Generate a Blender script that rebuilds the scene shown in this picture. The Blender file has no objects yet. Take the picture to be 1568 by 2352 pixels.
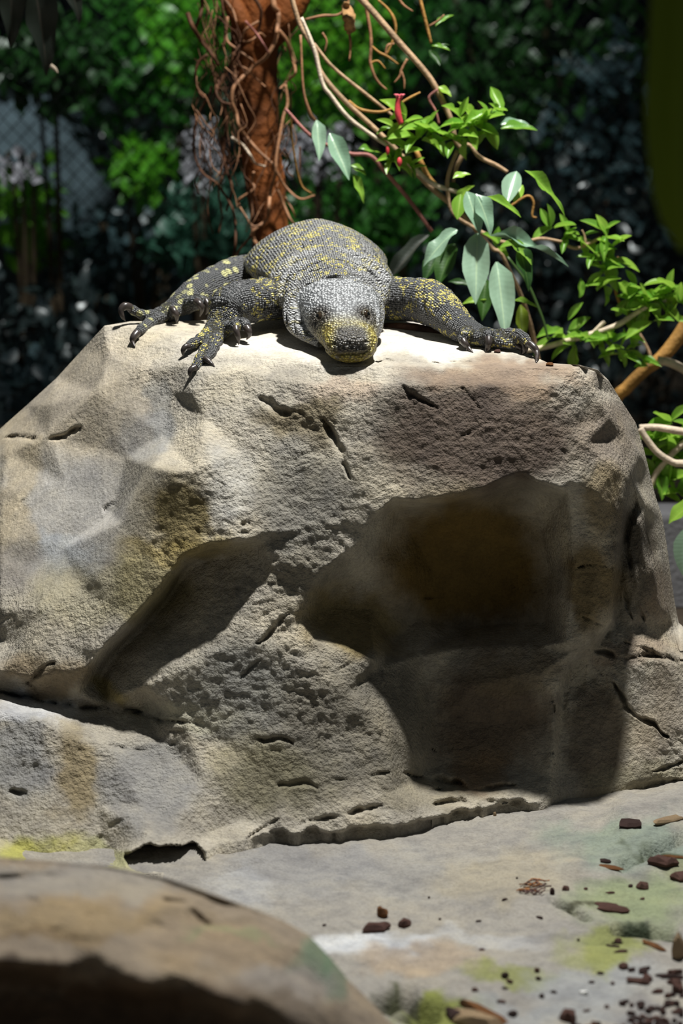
import bpy, bmesh, math, random
import numpy as np
from mathutils import Vector, Matrix
from mathutils.geometry import delaunay_2d_cdt

random.seed(7); rng = np.random.default_rng(7)
scene = bpy.context.scene
COL = scene.collection

# ------------------------------------------------------------------ camera, world, lamps, exposure
F_PX, CX, CY = 6000.0, 784.0, 1176.0
CAM = np.array([0.0, -3.0, 0.872]); PITCH = math.radians(10.4)
cam_d = bpy.data.cameras.new('camera'); cam = bpy.data.objects.new('camera', cam_d); COL.objects.link(cam)
cam.location = CAM; cam.rotation_euler = (math.pi/2 - PITCH, 0, 0)
cam_d.sensor_fit = 'VERTICAL'; cam_d.sensor_height = 36.0; cam_d.lens = 36.0*F_PX/2352.0
cam_d.clip_start = 0.05; cam_d.clip_end = 60
cam_d.dof.use_dof = True; cam_d.dof.focus_distance = 3.06; cam_d.dof.aperture_fstop = 4.5
scene.camera = cam

world = bpy.data.worlds.new('world'); scene.world = world; world.use_nodes = True
bg = world.node_tree.nodes['Background']
bg.inputs[0].default_value = (0.80, 0.92, 1.0, 1); bg.inputs[1].default_value = 0.07

def spot(name, loc, aim, power, cone, blend, radius, col):
    d = bpy.data.lights.new(name, 'SPOT'); d.energy = power; d.spot_size = math.radians(cone); d.spot_blend = blend
    d.shadow_soft_size = radius; d.color = col
    o = bpy.data.objects.new(name, d); COL.objects.link(o); o.location = loc
    o.rotation_euler = (Vector(aim) - Vector(loc)).to_track_quat('-Z', 'Y').to_euler()
    return o
spot('basking_lamp', (0.30, 0.06, 2.35), (-0.02, -0.12, 0.30), 350, 78, 0.75, 0.055, (1.0, 0.98, 0.94))
spot('foliage_fill', (-0.50, 1.15, 3.0), (-0.28, 2.5, 0.75), 310, 48, 0.8, 0.06, (0.95, 1.0, 0.97))  # unseen fill spot, added to brighten the foliage behind the fence

vs = scene.view_settings
scene.display_settings.display_device = 'sRGB'
vs.view_transform = 'Standard'; vs.look = 'None'; vs.gamma = 1.0; vs.exposure = 0.0; vs.use_curve_mapping = False

# ------------------------------------------------------------------ picture <-> place
SN, CS = math.sin(PITCH), math.cos(PITCH)
def ray(px, py):
    u = (np.asarray(px, float)-CX)/F_PX; v = -(np.asarray(py, float)-CY)/F_PX
    return u, CS + v*SN, -SN + v*CS
def PA(px, py, y):                                   # arrays -> (N,3): point seen at a pixel, standing at depth y
    dx, dy, dz = ray(px, py); t = (np.asarray(y, float)-CAM[1])/dy
    return np.stack([CAM[0]+t*dx, CAM[1]+t*dy, CAM[2]+t*dz], -1)
def P(px, py, y): return Vector(PA(px, py, y))
def pxm(y, py=1000): return (y-CAM[1])/ray(0, py)[1]/F_PX      # metres of one pixel at depth y
def floor_y(py, z=0.0):
    _, dy, dz = ray(0, py); return CAM[1] + (z-CAM[2])*dy/dz
def floor_p(px, py, z=0.0):
    return P(px, py, floor_y(py, z))
ZR = float(PA(1000, 843, 0.0)[2]); TILT = 0.10
def top_y(py):                                       # depth of the boulder's tilted top at an image row
    _, dy, dz = ray(0, py); r = dz/dy
    return (ZR - CAM[2] - r*3.0)/(r - TILT)
def top_z(y): return ZR + TILT*y

# ------------------------------------------------------------------ noise
def _hash(ix, iy, iz):
    h = (ix.astype(np.int64)*374761393 + iy.astype(np.int64)*668265263 + iz.astype(np.int64)*2147483647) & 0xffffffff
    h = ((h ^ (h >> 13))*1274126177) & 0xffffffff
    h = ((h ^ (h >> 16))*2246822519) & 0xffffffff
    return ((h ^ (h >> 15)) & 0xffff)/32767.5 - 1.0
def vnoise(p):
    i = np.floor(p); f = p - i; f = f*f*f*(f*(f*6-15)+10); i = i.astype(np.int64)
    r = 0
    for dx in (0, 1):
        for dy in (0, 1):
            for dz in (0, 1):
                w = (f[:, 0] if dx else 1-f[:, 0])*(f[:, 1] if dy else 1-f[:, 1])*(f[:, 2] if dz else 1-f[:, 2])
                r = r + w*_hash(i[:, 0]+dx, i[:, 1]+dy, i[:, 2]+dz)
    return r
def fbm(p, octv=4, gain=0.5, lac=2.1):
    a, s, r = 1.0, 1.0, 0
    for k in range(octv):
        r = r + a*vnoise(p*s + 17.3*k); a *= gain; s *= lac
    return r
def sstep(a, b, x):
    t = np.clip((x-a)/(b-a), 0, 1); return t*t*(3-2*t)
def seg_dist(px, py, poly):
    best = np.full(px.shape, 1e9)
    for (x0, y0), (x1, y1) in zip(poly[:-1], poly[1:]):
        dx, dy = x1-x0, y1-y0; L = dx*dx+dy*dy+1e-9
        t = np.clip(((px-x0)*dx+(py-y0)*dy)/L, 0, 1)
        best = np.minimum(best, np.hypot(px-x0-t*dx, py-y0-t*dy))
    return best

# ------------------------------------------------------------------ objects and materials
def tag(o, label=None, cat=None, group=None, kind=None):
    if label: o['label'] = label
    if cat: o['category'] = cat
    if group: o['group'] = group
    if kind: o['kind'] = kind
    return o
def link(name, me, mat=None, parent=None):
    o = bpy.data.objects.new(name, me); COL.objects.link(o)
    if mat and not me.materials: me.materials.append(mat)
    if parent: o.parent = parent
    return o
def empty(name, loc=(0, 0, 0)):
    o = bpy.data.objects.new(name, None); COL.objects.link(o); o.location = loc; o.empty_display_size = 0.05
    return o
def put(o, parent):                                   # parent while keeping world coordinates of the mesh
    o.parent = parent; o.matrix_parent_inverse = Matrix.Translation(parent.location).inverted(); return o
def mesh_np(name, V, Fq, smooth=True):
    me = bpy.data.meshes.new(name); me.from_pydata([tuple(v) for v in V], [], [tuple(f) for f in Fq]); me.update()
    if smooth: me.polygons.foreach_set('use_smooth', [True]*len(me.polygons))
    return me
def grid_mesh(name, G):                               # G (rows, cols, 3)
    R, C, _ = G.shape; V = G.reshape(-1, 3)
    a = (np.arange(R-1)[:, None]*C + np.arange(C-1)[None, :]).ravel()
    Fq = np.stack([a, a+C, a+C+1, a+1], -1)
    me = bpy.data.meshes.new(name)
    me.vertices.add(len(V)); me.vertices.foreach_set('co', V.astype(np.float32).ravel())
    me.loops.add(Fq.size); me.loops.foreach_set('vertex_index', Fq.astype(np.int32).ravel())
    me.polygons.add(len(Fq)); me.polygons.foreach_set('loop_start', (np.arange(len(Fq))*4).astype(np.int32))
    me.update(calc_edges=True); me.validate()
    me.polygons.foreach_set('use_smooth', [True]*len(me.polygons))
    return me
def add_col(me, name, rgba):
    a = me.attributes.new(name, 'FLOAT_COLOR', 'POINT'); a.data.foreach_set('color', rgba.astype(np.float32).ravel())
def add_vec(me, name, v):
    a = me.attributes.new(name, 'FLOAT_VECTOR', 'POINT'); a.data.foreach_set('vector', v.astype(np.float32).ravel())

class NT:
    def __init__(s, name):
        s.m = bpy.data.materials.new(name); s.m.use_nodes = True; s.t = s.m.node_tree; s.n = s.t.nodes
        s.b = s.n['Principled BSDF']; s.out = s.n['Material Output']
    def node(s, typ, **kw):
        n = s.n.new(typ)
        for k, v in kw.items(): setattr(n, k, v)
        return n
    def lk(s, a, b): s.t.links.new(a, b)
    def put(s, sock, v):
        if hasattr(v, 'is_linked'): s.lk(v, sock)
        else: sock.default_value = v
    def attr(s, name, out='Color'): return s.node('ShaderNodeAttribute', attribute_name=name).outputs[out]
    def coord(s, out='Object'): return s.node('ShaderNodeTexCoord').outputs[out]
    def noise(s, vec, scale, detail=4, rough=0.55, out='Fac', dist=0.0):
        n = s.node('ShaderNodeTexNoise'); s.lk(vec, n.inputs['Vector'])
        n.inputs['Scale'].default_value = scale; n.inputs['Detail'].default_value = detail
        n.inputs['Roughness'].default_value = rough; n.inputs['Distortion'].default_value = dist
        return n.outputs[out]
    def voro(s, vec, scale, rand=1.0, feature='F1'):
        n = s.node('ShaderNodeTexVoronoi', feature=feature); s.lk(vec, n.inputs['Vector'])
        n.inputs['Scale'].default_value = scale; n.inputs['Randomness'].default_value = rand
        return n
    def math(s, op, a, b=0.0, clamp=False):
        n = s.node('ShaderNodeMath', operation=op, use_clamp=clamp); s.put(n.inputs[0], a); s.put(n.inputs[1], b); return n.outputs[0]
    def ramp(s, fac, stops, interp='LINEAR'):
        n = s.node('ShaderNodeValToRGB'); s.lk(fac, n.inputs[0]); r = n.color_ramp; r.interpolation = interp
        while len(r.elements) < len(stops): r.elements.new(0.5)
        for e, (p, c) in zip(r.elements, stops):
            e.position = p; e.color = (*c, 1) if len(c) == 3 else c
        return n.outputs[0]
    def fstep(s, x, a, b):
        n = s.node('ShaderNodeMapRange', interpolation_type='SMOOTHSTEP'); s.put(n.inputs[0], x)
        s.put(n.inputs[1], a); s.put(n.inputs[2], b); return n.outputs[0]
    def mix(s, fac, a, b, mode='MIX'):
        n = s.node('ShaderNodeMix', data_type='RGBA', blend_type=mode); s.put(n.inputs[0], fac)
        for i, v in ((6, a), (7, b)):
            if hasattr(v, 'is_linked'): s.lk(v, n.inputs[i])
            else: n.inputs[i].default_value = (*v, 1)
        return n.outputs[2]
    def sep(s, c):
        n = s.node('ShaderNodeSeparateColor'); s.lk(c, n.inputs[0]); return n.outputs
    def bump(s, h, strength, dist, prev=None):
        n = s.node('ShaderNodeBump'); s.lk(h, n.inputs['Height']); n.inputs['Strength'].default_value = strength
        n.inputs['Distance'].default_value = dist
        if prev: s.lk(prev, n.inputs['Normal'])
        return n.outputs[0]
    def done(s, col=None, rough=None, nrm=None, spec=None):
        if col is not None:
            if hasattr(col, 'is_linked'): s.lk(col, s.b.inputs['Base Color'])
            else: s.b.inputs['Base Color'].default_value = (*col, 1)
        if rough is not None: s.put(s.b.inputs['Roughness'], rough)
        if nrm is not None: s.lk(nrm, s.b.inputs['Normal'])
        if spec is not None: s.put(s.b.inputs['Specular IOR Level'], spec)
        return s.m

def rock_material(name, grain=1.0, attr='tint'):
    m = NT(name); co = m.coord()
    tint = m.attr(attr)
    n1 = m.noise(co, 9, 6, 0.6); n2 = m.noise(co, 45, 5, 0.65); n3 = m.noise(co, 300, 3, 0.6)
    f = m.ramp(n1, [(0.30, (0.78, 0.78, 0.80)), (0.5, (1, 1, 1)), (0.72, (1.16, 1.12, 1.02))])
    c = m.mix(1.0, tint, f, 'MULTIPLY')
    g = m.ramp(n2, [(0.30, (0.70, 0.70, 0.72)), (0.55, (1.03, 1.02, 1.0)), (0.75, (1.15, 1.13, 1.08))])
    c = m.mix(0.8, c, g, 'MULTIPLY')
    h = m.ramp(n3, [(0.28, (0.66, 0.64, 0.62)), (0.55, (1.03, 1.03, 1.03)), (0.8, (1.15, 1.15, 1.15))])
    c = m.mix(0.55, c, h, 'MULTIPLY')
    alpha = m.attr(attr, 'Alpha')
    b1 = m.noise(co, 55, 4, 0.6); b2 = m.noise(co, 235, 3, 0.55); b3 = m.noise(co, 620, 2, 0.5)
    hh = m.math('ADD', m.math('MULTIPLY', b1, 0.30), m.math('ADD', m.math('MULTIPLY', b2, 0.80), m.math('MULTIPLY', b3, 0.16)))
    hh = m.math('MULTIPLY', hh, alpha)
    nb = m.bump(hh, 1.0, 0.0062*grain)
    return m.done(c, 0.86, nb, 0.18)

# ------------------------------------------------------------------ boulder: control points (pixel, pixel, depth) and crease lines
PTS, EDG = [], []
def cp(*pts):
    for p in pts: PTS.append(p)
def crease(*pts):
    i = len(PTS)
    for p in pts: PTS.append(p)
    for k in range(len(pts)-1): EDG.append((i+k, i+k+1))
def tp(px, py): return (px, py, top_y(py))
def fl(px, py): return (px, py, floor_y(py))

# outline of the rock against the background (top of each column) and its foot on the ground
OUT = [(-420, 1720), (-330, 1420), (-250, 1270), (-120, 1090), (0, 985), (60, 932), (130, 868), (190, 802), (240, 748), (300, 738), (420, 737),
       (540, 733), (575, 705), (620, 690), (700, 684), (800, 684), (860, 690), (885, 736), (960, 740), (1050, 752), (1130, 782), (1210, 812), (1260, 834),
       (1330, 838), (1372, 849), (1396, 872), (1420, 910), (1460, 972), (1478, 1030), (1490, 1080), (1505, 1140), (1520, 1185), (1532, 1260), (1540, 1320), (1550, 1390), (1558, 1430),
       (1575, 1446), (1640, 1462), (1720, 1500), (1800, 1620), (1840, 1700)]
FOOT = [(-420, 1900), (-200, 2010), (0, 2035), (260, 2020), (300, 2012), (370, 2010), (430, 1985), (500, 1945), (650, 1922), (780, 1918), (900, 1912), (1000, 1884),
        (1120, 1862), (1240, 1850), (1300, 1822), (1430, 1806), (1568, 1792), (1700, 1775), (1840, 1760)]
ox, oy = np.array(OUT).T; fx, fy = np.array(FOOT).T

# top: one tilted plane, ending in a rounded rim
for px, py in [(300, 738), (420, 737), (540, 733), (620, 690), (700, 684), (800, 684), (860, 690), (885, 736), (960, 740), (1050, 752), (1130, 782), (1210, 812), (1260, 834),
               (600, 740), (700, 740), (800, 740), (900, 790), (1000, 790), (1100, 815)]:
    cp(tp(px, py))
crease((240, 748, .232), (300, 752, .205), (400, 770, .165), (480, 792, .125), (570, 812, .085), (660, 826, .05), (740, 834, .022), (860, 840, .008), (1000, 843, .0), (1150, 845, -.004), (1260, 845, -.004), (1330, 842, .0), (1368, 855, .025))
# left flank
cp((-420, 1720, .30), (-330, 1420, .34), (-250, 1270, .34), (-120, 1090, .33), (0, 985, .31), (60, 932, .30), (130, 868, .28), (190, 802, .26),
   (-200, 1300, .24), (-100, 1200, .21), (20, 1040, .20), (110, 1000, .155), (120, 930, .20), (220, 900, .13), (250, 820, .165), (330, 850, .11),
   (0, 1130, .14), (150, 1110, .085), (0, 1250, .075), (60, 1230, .06), (140, 1260, .02), (260, 1180, .012), (290, 1050, .055), (300, 950, .082), (-120, 1400, .12), (-250, 1600, .15),
   (0, 1400, .0), (110, 1400, -.055), (190, 1350, -.055), (60, 1300, .035), (20, 1480, -.03), (150, 1480, -.09), (-120, 1560, -.0))
crease((425, 835, .085), (388, 900, .080), (374, 1000, .036), (352, 1072, -.046), (275, 1200, -.045), (215, 1320, -.062))        # fold between flank and buttress
# buttress and its overhanging lip
cp((480, 860, .040), (560, 850, .035), (470, 960, .004), (440, 900, .034), (560, 950, -.006), (360, 1160, -.073), (400, 1085, -.073), (450, 1080, -.078), (420, 1200, -.090), (330, 1280, -.088), (484, 1062, -.070), (555, 1040, -.036),
   (270, 1400, -.10), (545, 1150, -.082), (492, 1150, -.086), (478, 1235, -.102))
crease((606, 1222, -.096), (575, 1238, -.106), (530, 1242, -.112), (480, 1244, -.112), (452, 1262, -.110), (425, 1272, -.110), (400, 1305, -.112), (365, 1352, -.118), (320, 1405, -.120), (275, 1450, -.122), (235, 1490, -.122), (205, 1530, -.118))
crease((606, 1244, -.088), (575, 1262, -.066), (530, 1275, -.05), (480, 1282, -.035), (452, 1292, -.03), (432, 1300, -.03), (412, 1330, -.01), (380, 1378, -.015), (338, 1428, -.02), (292, 1472, -.03), (258, 1510, -.04), (232, 1552, -.05))
cp((520, 1330, -.065), (450, 1380, -.06), (400, 1440, -.065), (330, 1500, -.085))
# the wall below it
cp((625, 1320, -.098), (575, 1400, -.115), (510, 1490, -.136), (420, 1535, -.135), (330, 1575, -.125), (270, 1600, -.115), (600, 1480, -.138), (690, 1520, -.140), (500, 1620, -.155), (640, 1640, -.162), (420, 1640, -.145),
   (790, 1590, -.142), (760, 1700, -.164), (890, 1690, -.148), (560, 1740, -.182), (640, 1800, -.194), (760, 1790, -.19), (900, 1820, -.182), (470, 1800, -.204), (700, 1880, -.210), (560, 1880, -.214), (860, 1890, -.208))
# rubble and ledge at lower left
crease((-200, 1590, -.02), (0, 1588, -.045), (90, 1606, -.065), (180, 1622, -.08), (250, 1628, -.085), (330, 1632, -.085))
cp((0, 1540, -.085), (60, 1500, -.08), (90, 1560, -.10), (150, 1540, -.115), (180, 1590, -.10), (-100, 1540, -.06))
crease((-200, 1640, -.15), (0, 1632, -.155), (100, 1655, -.165), (170, 1690, -.172), (250, 1720, -.178), (360, 1760, -.175))
cp((60, 1618, -.085), (150, 1635, -.10), (260, 1650, -.105), (360, 1690, -.13), (300, 1720, -.16), (150, 1760, -.20), (0, 1780, -.205), (110, 1850, -.235), (0, 1930, -.26), (220, 1850, -.225), (330, 1850, -.232), (250, 1960, -.265), (120, 1980, -.28),
   (405, 1898, -.256), (-200, 1800, -.18), (-300, 1760, -.05))
# hollow face left of the brown block
crease((590, 905, .004), (640, 925, -.008), (700, 935, -.018), (760, 955, -.031), (805, 958, -.039), (845, 955, -.050))
cp((640, 870, .012), (740, 890, -.012), (820, 900, -.022), (650, 985, -.020), (720, 1000, -.032), (790, 1010, -.046), (600, 1010, -.028), (690, 1070, -.052), (775, 1080, -.062), (820, 1110, -.078), (842, 1030, -.068),
   (640, 1140, -.07), (700, 1220, -.086), (780, 1200, -.088), (845, 1200, -.094), (660, 1290, -.10), (750, 1300, -.10), (820, 1250, -.092), (850, 1290, -.05), (890, 1230, -.03), (700, 1370, -.10), (660, 1420, -.118), (770, 1390, -.02), (850, 1400, .015), (900, 1480, .02))
crease((670, 1432, -.118), (720, 1476, -.115), (790, 1492, -.11), (860, 1512, -.10))
# brown block, its lip and the recess under it
crease((868, 893, -.040), (846, 956, -.050), (862, 1020, -.063), (880, 1080, -.076), (905, 1148, -.092))
crease((868, 893, -.040), (940, 880, -.041), (1060, 884, -.042), (1180, 888, -.042), (1290, 880, -.034), (1352, 886, -.012))
cp((1000, 960, -.058), (1100, 950, -.056), (1180, 940, -.058), (1192, 1020, -.072), (1300, 980, -.050), (1060, 1060, -.078), (940, 1050, -.072), (1000, 1090, -.084), (1340, 1020, -.052), (1400, 960, .0))
crease((905, 1148, -.092), (960, 1150, -.094), (1000, 1145, -.095), (1060, 1136, -.093), (1110, 1122, -.090), (1160, 1098, -.083), (1195, 1088, -.080), (1225, 1104, -.080), (1285, 1122, -.082), (1310, 1104, -.076), (1340, 1085, -.068), (1415, 1076, -.030), (1440, 1092, -.01))
crease((908, 1172, -.03), (960, 1174, -.02), (1000, 1170, -.015), (1060, 1162, -.01), (1112, 1150, -.005), (1165, 1130, .0), (1200, 1122, .0), (1235, 1134, -.005), (1285, 1148, -.02))
cp((950, 1230, .03), (1000, 1320, .06), (1100, 1250, .05), (1150, 1330, .085), (1240, 1230, .04), (1262, 1320, .055), (960, 1420, .06), (1060, 1440, .085), (1170, 1430, .08), (1250, 1430, .055))
crease((1300, 1128, -.074), (1312, 1220, -.058), (1318, 1290, -.045), (1310, 1360, -.035), (1300, 1430, -.03), (1296, 1476, -.035))
crease((1440, 1092, -.01), (1428, 1180, -.028), (1418, 1240, -.034), (1412, 1300, -.034), (1404, 1370, -.03), (1398, 1420, -.026), (1345, 1484, -.03))
cp((1370, 1130, -.065), (1370, 1250, -.058), (1365, 1320, -.045), (1360, 1400, -.045), (1345, 1450, -.045))
crease((1452, 1108, .03), (1440, 1180, .055), (1430, 1240, .06), (1422, 1300, .06), (1416, 1370, .06), (1412, 1430, .055), (1365, 1494, .02))
cp((1462, 1120, .05), (1470, 1200, .045), (1478, 1290, .05), (1458, 1310, .045), (1470, 1400, .05), (1500, 1300, .06), (1515, 1400, .07), (1500, 1440, .07), (1440, 1440, .05), (1470, 1040, .07), (1488, 1160, .07))
cp((1396, 872, .06), (1420, 910, .09), (1460, 972, .13), (1478, 1030, .14), (1490, 1080, .15), (1505, 1140, .155), (1520, 1185, .16), (1532, 1260, .16), (1540, 1320, .16), (1550, 1390, .165), (1558, 1430, .17), (1440, 1000, .05))
# foot of the recess and the low rock beside it
crease((880, 1530, -.07), (960, 1505, -.0), (1060, 1488, .02), (1160, 1482, .01), (1240, 1486, -.005), (1296, 1496, -.02))
cp((980, 1570, -.01), (1100, 1570, -.02), (1250, 1540, -.03), (1000, 1660, -.03), (1130, 1660, -.025), (1000, 1760, -.065), (1120, 1760, -.06), (950, 1790, -.105), (1220, 1770, -.06), (1240, 1660, -.03), (1300, 1510, -.028))
crease((1306, 1520, -.02), (1276, 1590, -.03), (1272, 1690, -.045), (1262, 1790, -.075))
crease((1318, 1530, .02), (1290, 1600, .005), (1286, 1690, -.02), (1280, 1790, -.06))
cp((1350, 1500, .01), (1400, 1462, .03), (1470, 1468, .04), (1530, 1475, .08), (1430, 1510, .015), (1520, 1510, .03), (1360, 1560, .02), (1440, 1560, .005), (1568, 1520, .055), (1640, 1462, .14), (1720, 1500, .16), (1568, 1600, .03), (1660, 1600, .06),
   (1380, 1680, -.015), (1480, 1660, -.005), (1568, 1700, .01), (1350, 1780, -.045), (1480, 1770, -.03), (1600, 1750, -.01), (1800, 1620, .15), (1840, 1700, .15), (1575, 1446, .15), (1750, 1720, .06))
cp((300, 1932, -.285), (340, 1922, -.292), (400, 1922, -.284), (450, 1932, -.255), (300, 1890, -.262), (500, 1910, -.228))
for px, py in FOOT: cp((px, py, floor_y(py)-.004))

def cdt_interp(pts, edges, qx, qy):
    co = [Vector((p[0], p[1])) for p in pts]
    vo, _, tri, ov, _, _ = delaunay_2d_cdt(co, edges, [], 0, 1e-4)
    val = np.array([np.mean([pts[i][2] for i in o]) if len(o) else np.nan for o in ov])
    xy = np.array([(v.x, v.y) for v in vo])
    for i in np.where(np.isnan(val))[0]:
        d = np.hypot(xy[:, 0]-xy[i, 0], xy[:, 1]-xy[i, 1]); d[np.isnan(val)] = 1e9; val[i] = val[np.argmin(d)]
    out = np.full(qx.shape, np.nan)
    for a, b, c in tri:
        ax, ay = xy[a]; bx, by = xy[b]; cx, cy = xy[c]
        det = (by-cy)*(ax-cx)+(cx-bx)*(ay-cy)
        if abs(det) < 1e-9: continue
        m = (qx >= min(ax, bx, cx)-1) & (qx <= max(ax, bx, cx)+1) & (qy >= min(ay, by, cy)-1) & (qy <= max(ay, by, cy)+1)
        X, Y = qx[m], qy[m]
        l1 = ((by-cy)*(X-cx)+(cx-bx)*(Y-cy))/det; l2 = ((cy-ay)*(X-cx)+(ax-cx)*(Y-cy))/det; l3 = 1-l1-l2
        ok = (l1 > -1e-6) & (l2 > -1e-6) & (l3 > -1e-6)
        idx = np.where(m.ravel())[0][ok]
        out.ravel()[idx] = (l1*val[a]+l2*val[b]+l3*val[c])[ok]
    # fill anything outside the hull with the nearest control value
    bad = np.where(np.isnan(out.ravel()))[0]
    for i in bad:
        d = np.hypot(xy[:, 0]-qx.ravel()[i], xy[:, 1]-qy.ravel()[i]); out.ravel()[i] = val[np.argmin(d)]
    return out
def blur(A, n):
    for _ in range(n):
        B = np.pad(A, 1, mode='edge')
        A = (B[:-2, 1:-1]+B[2:, 1:-1]+B[1:-1, :-2]+B[1:-1, 2:]+2*A)/6
    return A

colx = np.concatenate([np.arange(-420, -20, 10), np.arange(-20, 1330, 4.0), np.arange(1330, 1590, 3.0), np.arange(1590, 1841, 10)])
NR = 330
yt = np.interp(colx, ox, oy); yb = np.interp(colx, fx, fy)
rim = np.clip(np.interp(colx, [0, 240, 480, 740, 1330, 1400, 1560], [1040, 770, 815, 845, 852, 920, 1500]), yt+8, yb-20)
r1 = np.linspace(0, 1, 60)[:, None]; r2 = np.linspace(0, 1, NR-59)[1:, None]
GY = np.concatenate([yt+(rim-yt)*r1, rim+(yb-rim)*r2], 0); GX = np.repeat(colx[None, :], GY.shape[0], 0)
D = cdt_interp(PTS, EDG, GX, GY)
D = blur(D, 2)

# cracks, pits and chips carved into it: polyline, half width px, depth m
CR = [([(915, 880), (940, 905), (965, 915), (1005, 935)], 7, .016), ([(1062, 890), (1080, 915), (1098, 935)], 6, .012), ([(1120, 975), (1060, 1000)], 8, .006),
      ([(10, 1004), (60, 1004), (105, 1010), (150, 1004), (185, 985)], 7, .020), ([(40, 1170), (72, 1125)], 5, .008), ([(240, 1175), (262, 1160)], 6, .010),
      ([(590, 1480), (630, 1445), (668, 1402)], 9, .016), ([(555, 1555), (600, 1515)], 5, .008), ([(860, 1500), (760, 1545), (640, 1560)], 6, .004),
      ([(742, 962), (765, 1000), (785, 1050), (800, 1095)], 15, .024), ([(600, 915), (640, 940), (700, 950)], 18, .012), ([(555, 1205), (580, 1195)], 10, .010),
      ([(0, 1590), (90, 1610), (180, 1626), (280, 1630), (340, 1640)], 9, .030), ([(300, 1640), (360, 1652), (450, 1660)], 6, .020), ([(380, 1682), (450, 1678)], 5, .008),
      ([(250, 1715), (330, 1722), (400, 1712)], 8, .010), ([(580, 1700), (650, 1694), (668, 1706)], 7, .012), ([(60, 1570), (120, 1520)], 6, .014), ([(95, 1600), (60, 1560)], 6, .010),
      ([(770, 1790), (830, 1782), (900, 1770)], 6, .010), ([(690, 1890), (780, 1872), (872, 1850)], 7, .018), ([(570, 1918), (640, 1880)], 7, .014),
      ([(930, 1775), (985, 1790), (1060, 1800)], 12, .024), ([(985, 1815), (1050, 1806), (1110, 1815), (1185, 1808)], 10, .018), ([(1000, 1850), (1100, 1838), (1190, 1842)], 12, .020), ([(1000, 1725), (968, 1690), (975, 1640)], 6, .010),
      ([(1322, 1300), (1370, 1298), (1412, 1306)], 5, .016), ([(960, 1372), (1010, 1370)], 4, .008), ([(1390, 1440), (1340, 1415)], 6, .006), ([(1455, 1160), (1440, 1220), (1445, 1300)], 16, .020), ([(1490, 1240), (1495, 1290)], 6, .012),
      ([(1440, 1360), (1450, 1420)], 8, .014), ([(1470, 1390), (1478, 1425)], 7, .012), ([(1530, 1330), (1535, 1370)], 5, .012),
      ([(1350, 1490), (1420, 1512), (1500, 1508), (1568, 1520)], 10, .020), ([(1430, 1475), (1500, 1500)], 7, .012), ([(1410, 1570), (1430, 1620), (1480, 1655), (1530, 1690)], 8, .022), ([(1360, 1520), (1380, 1550)], 8, .016),
      ([(1430, 1815), (1500, 1795), (1568, 1788)], 8, .014), ([(1500, 1770), (1568, 1750)], 7, .010), ([(20, 1815), (60, 1820)], 8, .014), ([(190, 1960), (260, 1900), (290, 1880)], 10, .006),
      ([(640, 1805), (700, 1795), (730, 1815)], 9, .008), ([(1268, 1600), (1272, 1700), (1262, 1800)], 5, .014), ([(860, 832), (930, 826), (1010, 834)], 4, .012), ([(1030, 832), (1080, 830)], 4, .010), ([(1130, 832), (1180, 828)], 4, .008)]
crn = fbm(np.stack([GX.ravel()/34, GY.ravel()/34, 5+0*GX.ravel()], -1), 3).reshape(GX.shape)
jx = GX + 9*fbm(np.stack([GX.ravel()/34, GY.ravel()/34, 0*GX.ravel()], -1), 3).reshape(GX.shape)
jy = GY + 8*fbm(np.stack([GX.ravel()/34+9, GY.ravel()/34, 3+0*GX.ravel()], -1), 3).reshape(GX.shape)
kx, ky = GX+.55*(jx-GX), GY+.55*(jy-GY)
def taper(px, py, poly):
    a, b = np.array(poly[0]), np.array(poly[-1]); e = b-a
    t = np.clip(((px-a[0])*e[0]+(py-a[1])*e[1])/(e@e), 0, 1); return .25+.95*np.sin(np.pi*(.06+.88*t))**.8
for poly, w, dep in CR:
    d = seg_dist(kx, ky, poly)/np.clip(taper(kx, ky, poly)*(1+.6*crn), .3, 1.6); tex = np.clip(.75+.9*crn, .15, 1.4)
    D += tex*(dep*.65*np.clip(1-d/(w*.72), 0, 1)) - tex*dep*.07*np.exp(-(seg_dist(kx, ky+w*1.6, poly)/(w*1.6))**2)
# the foot is undercut where it meets the slab
up_ = yb[None, :]-GY; D += .020*sstep(14, 4, up_+9*crn)*sstep(540, 640, GX)*sstep(1260, 1180, GX)*(up_ > .01)
# dark hollow at the foot
e = np.hypot((jx-380)/92, (jy-1972)/36); D += .16*sstep(1.0, .75, e)
e = np.hypot((jx-455)/62, (jy-1978)/15); D += .08*sstep(1.1, .7, e)
W0 = PA(GX.ravel(), GY.ravel(), D.ravel())
edge = np.minimum(np.arange(GY.shape[0])[:, None]/12.0, 1)*np.ones_like(GX)
ontop = (GY < rim[None, :]-4)
rough = np.clip(0.35+0.8*fbm(W0*7+5, 3), .1, 1.3).reshape(GX.shape)
rough = np.where(ontop, .3, rough)
smoothL = 1-.68*sstep(1.1, .7, np.hypot((GX-120)/300, (GY-1060)/330))
n = 0.0034*fbm(W0*22, 3).reshape(GX.shape)*rough*smoothL + 0.0013*fbm(W0*130, 3).reshape(GX.shape)*(.5+rough)*smoothL
rid = 1-np.abs(fbm(W0*np.array([14, 14, 30]), 3)).reshape(GX.shape)
n += -0.0015*sstep(.86, 1.0, rid)*rough*smoothL*(~ontop)
D2 = D - n*edge*np.where(ontop, .25, 1)
D_REST = D2
BV = PA(GX.ravel(), GY.ravel(), D2.ravel()).reshape(*GX.shape, 3)
BV[-1, :, 2] -= .03
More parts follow.
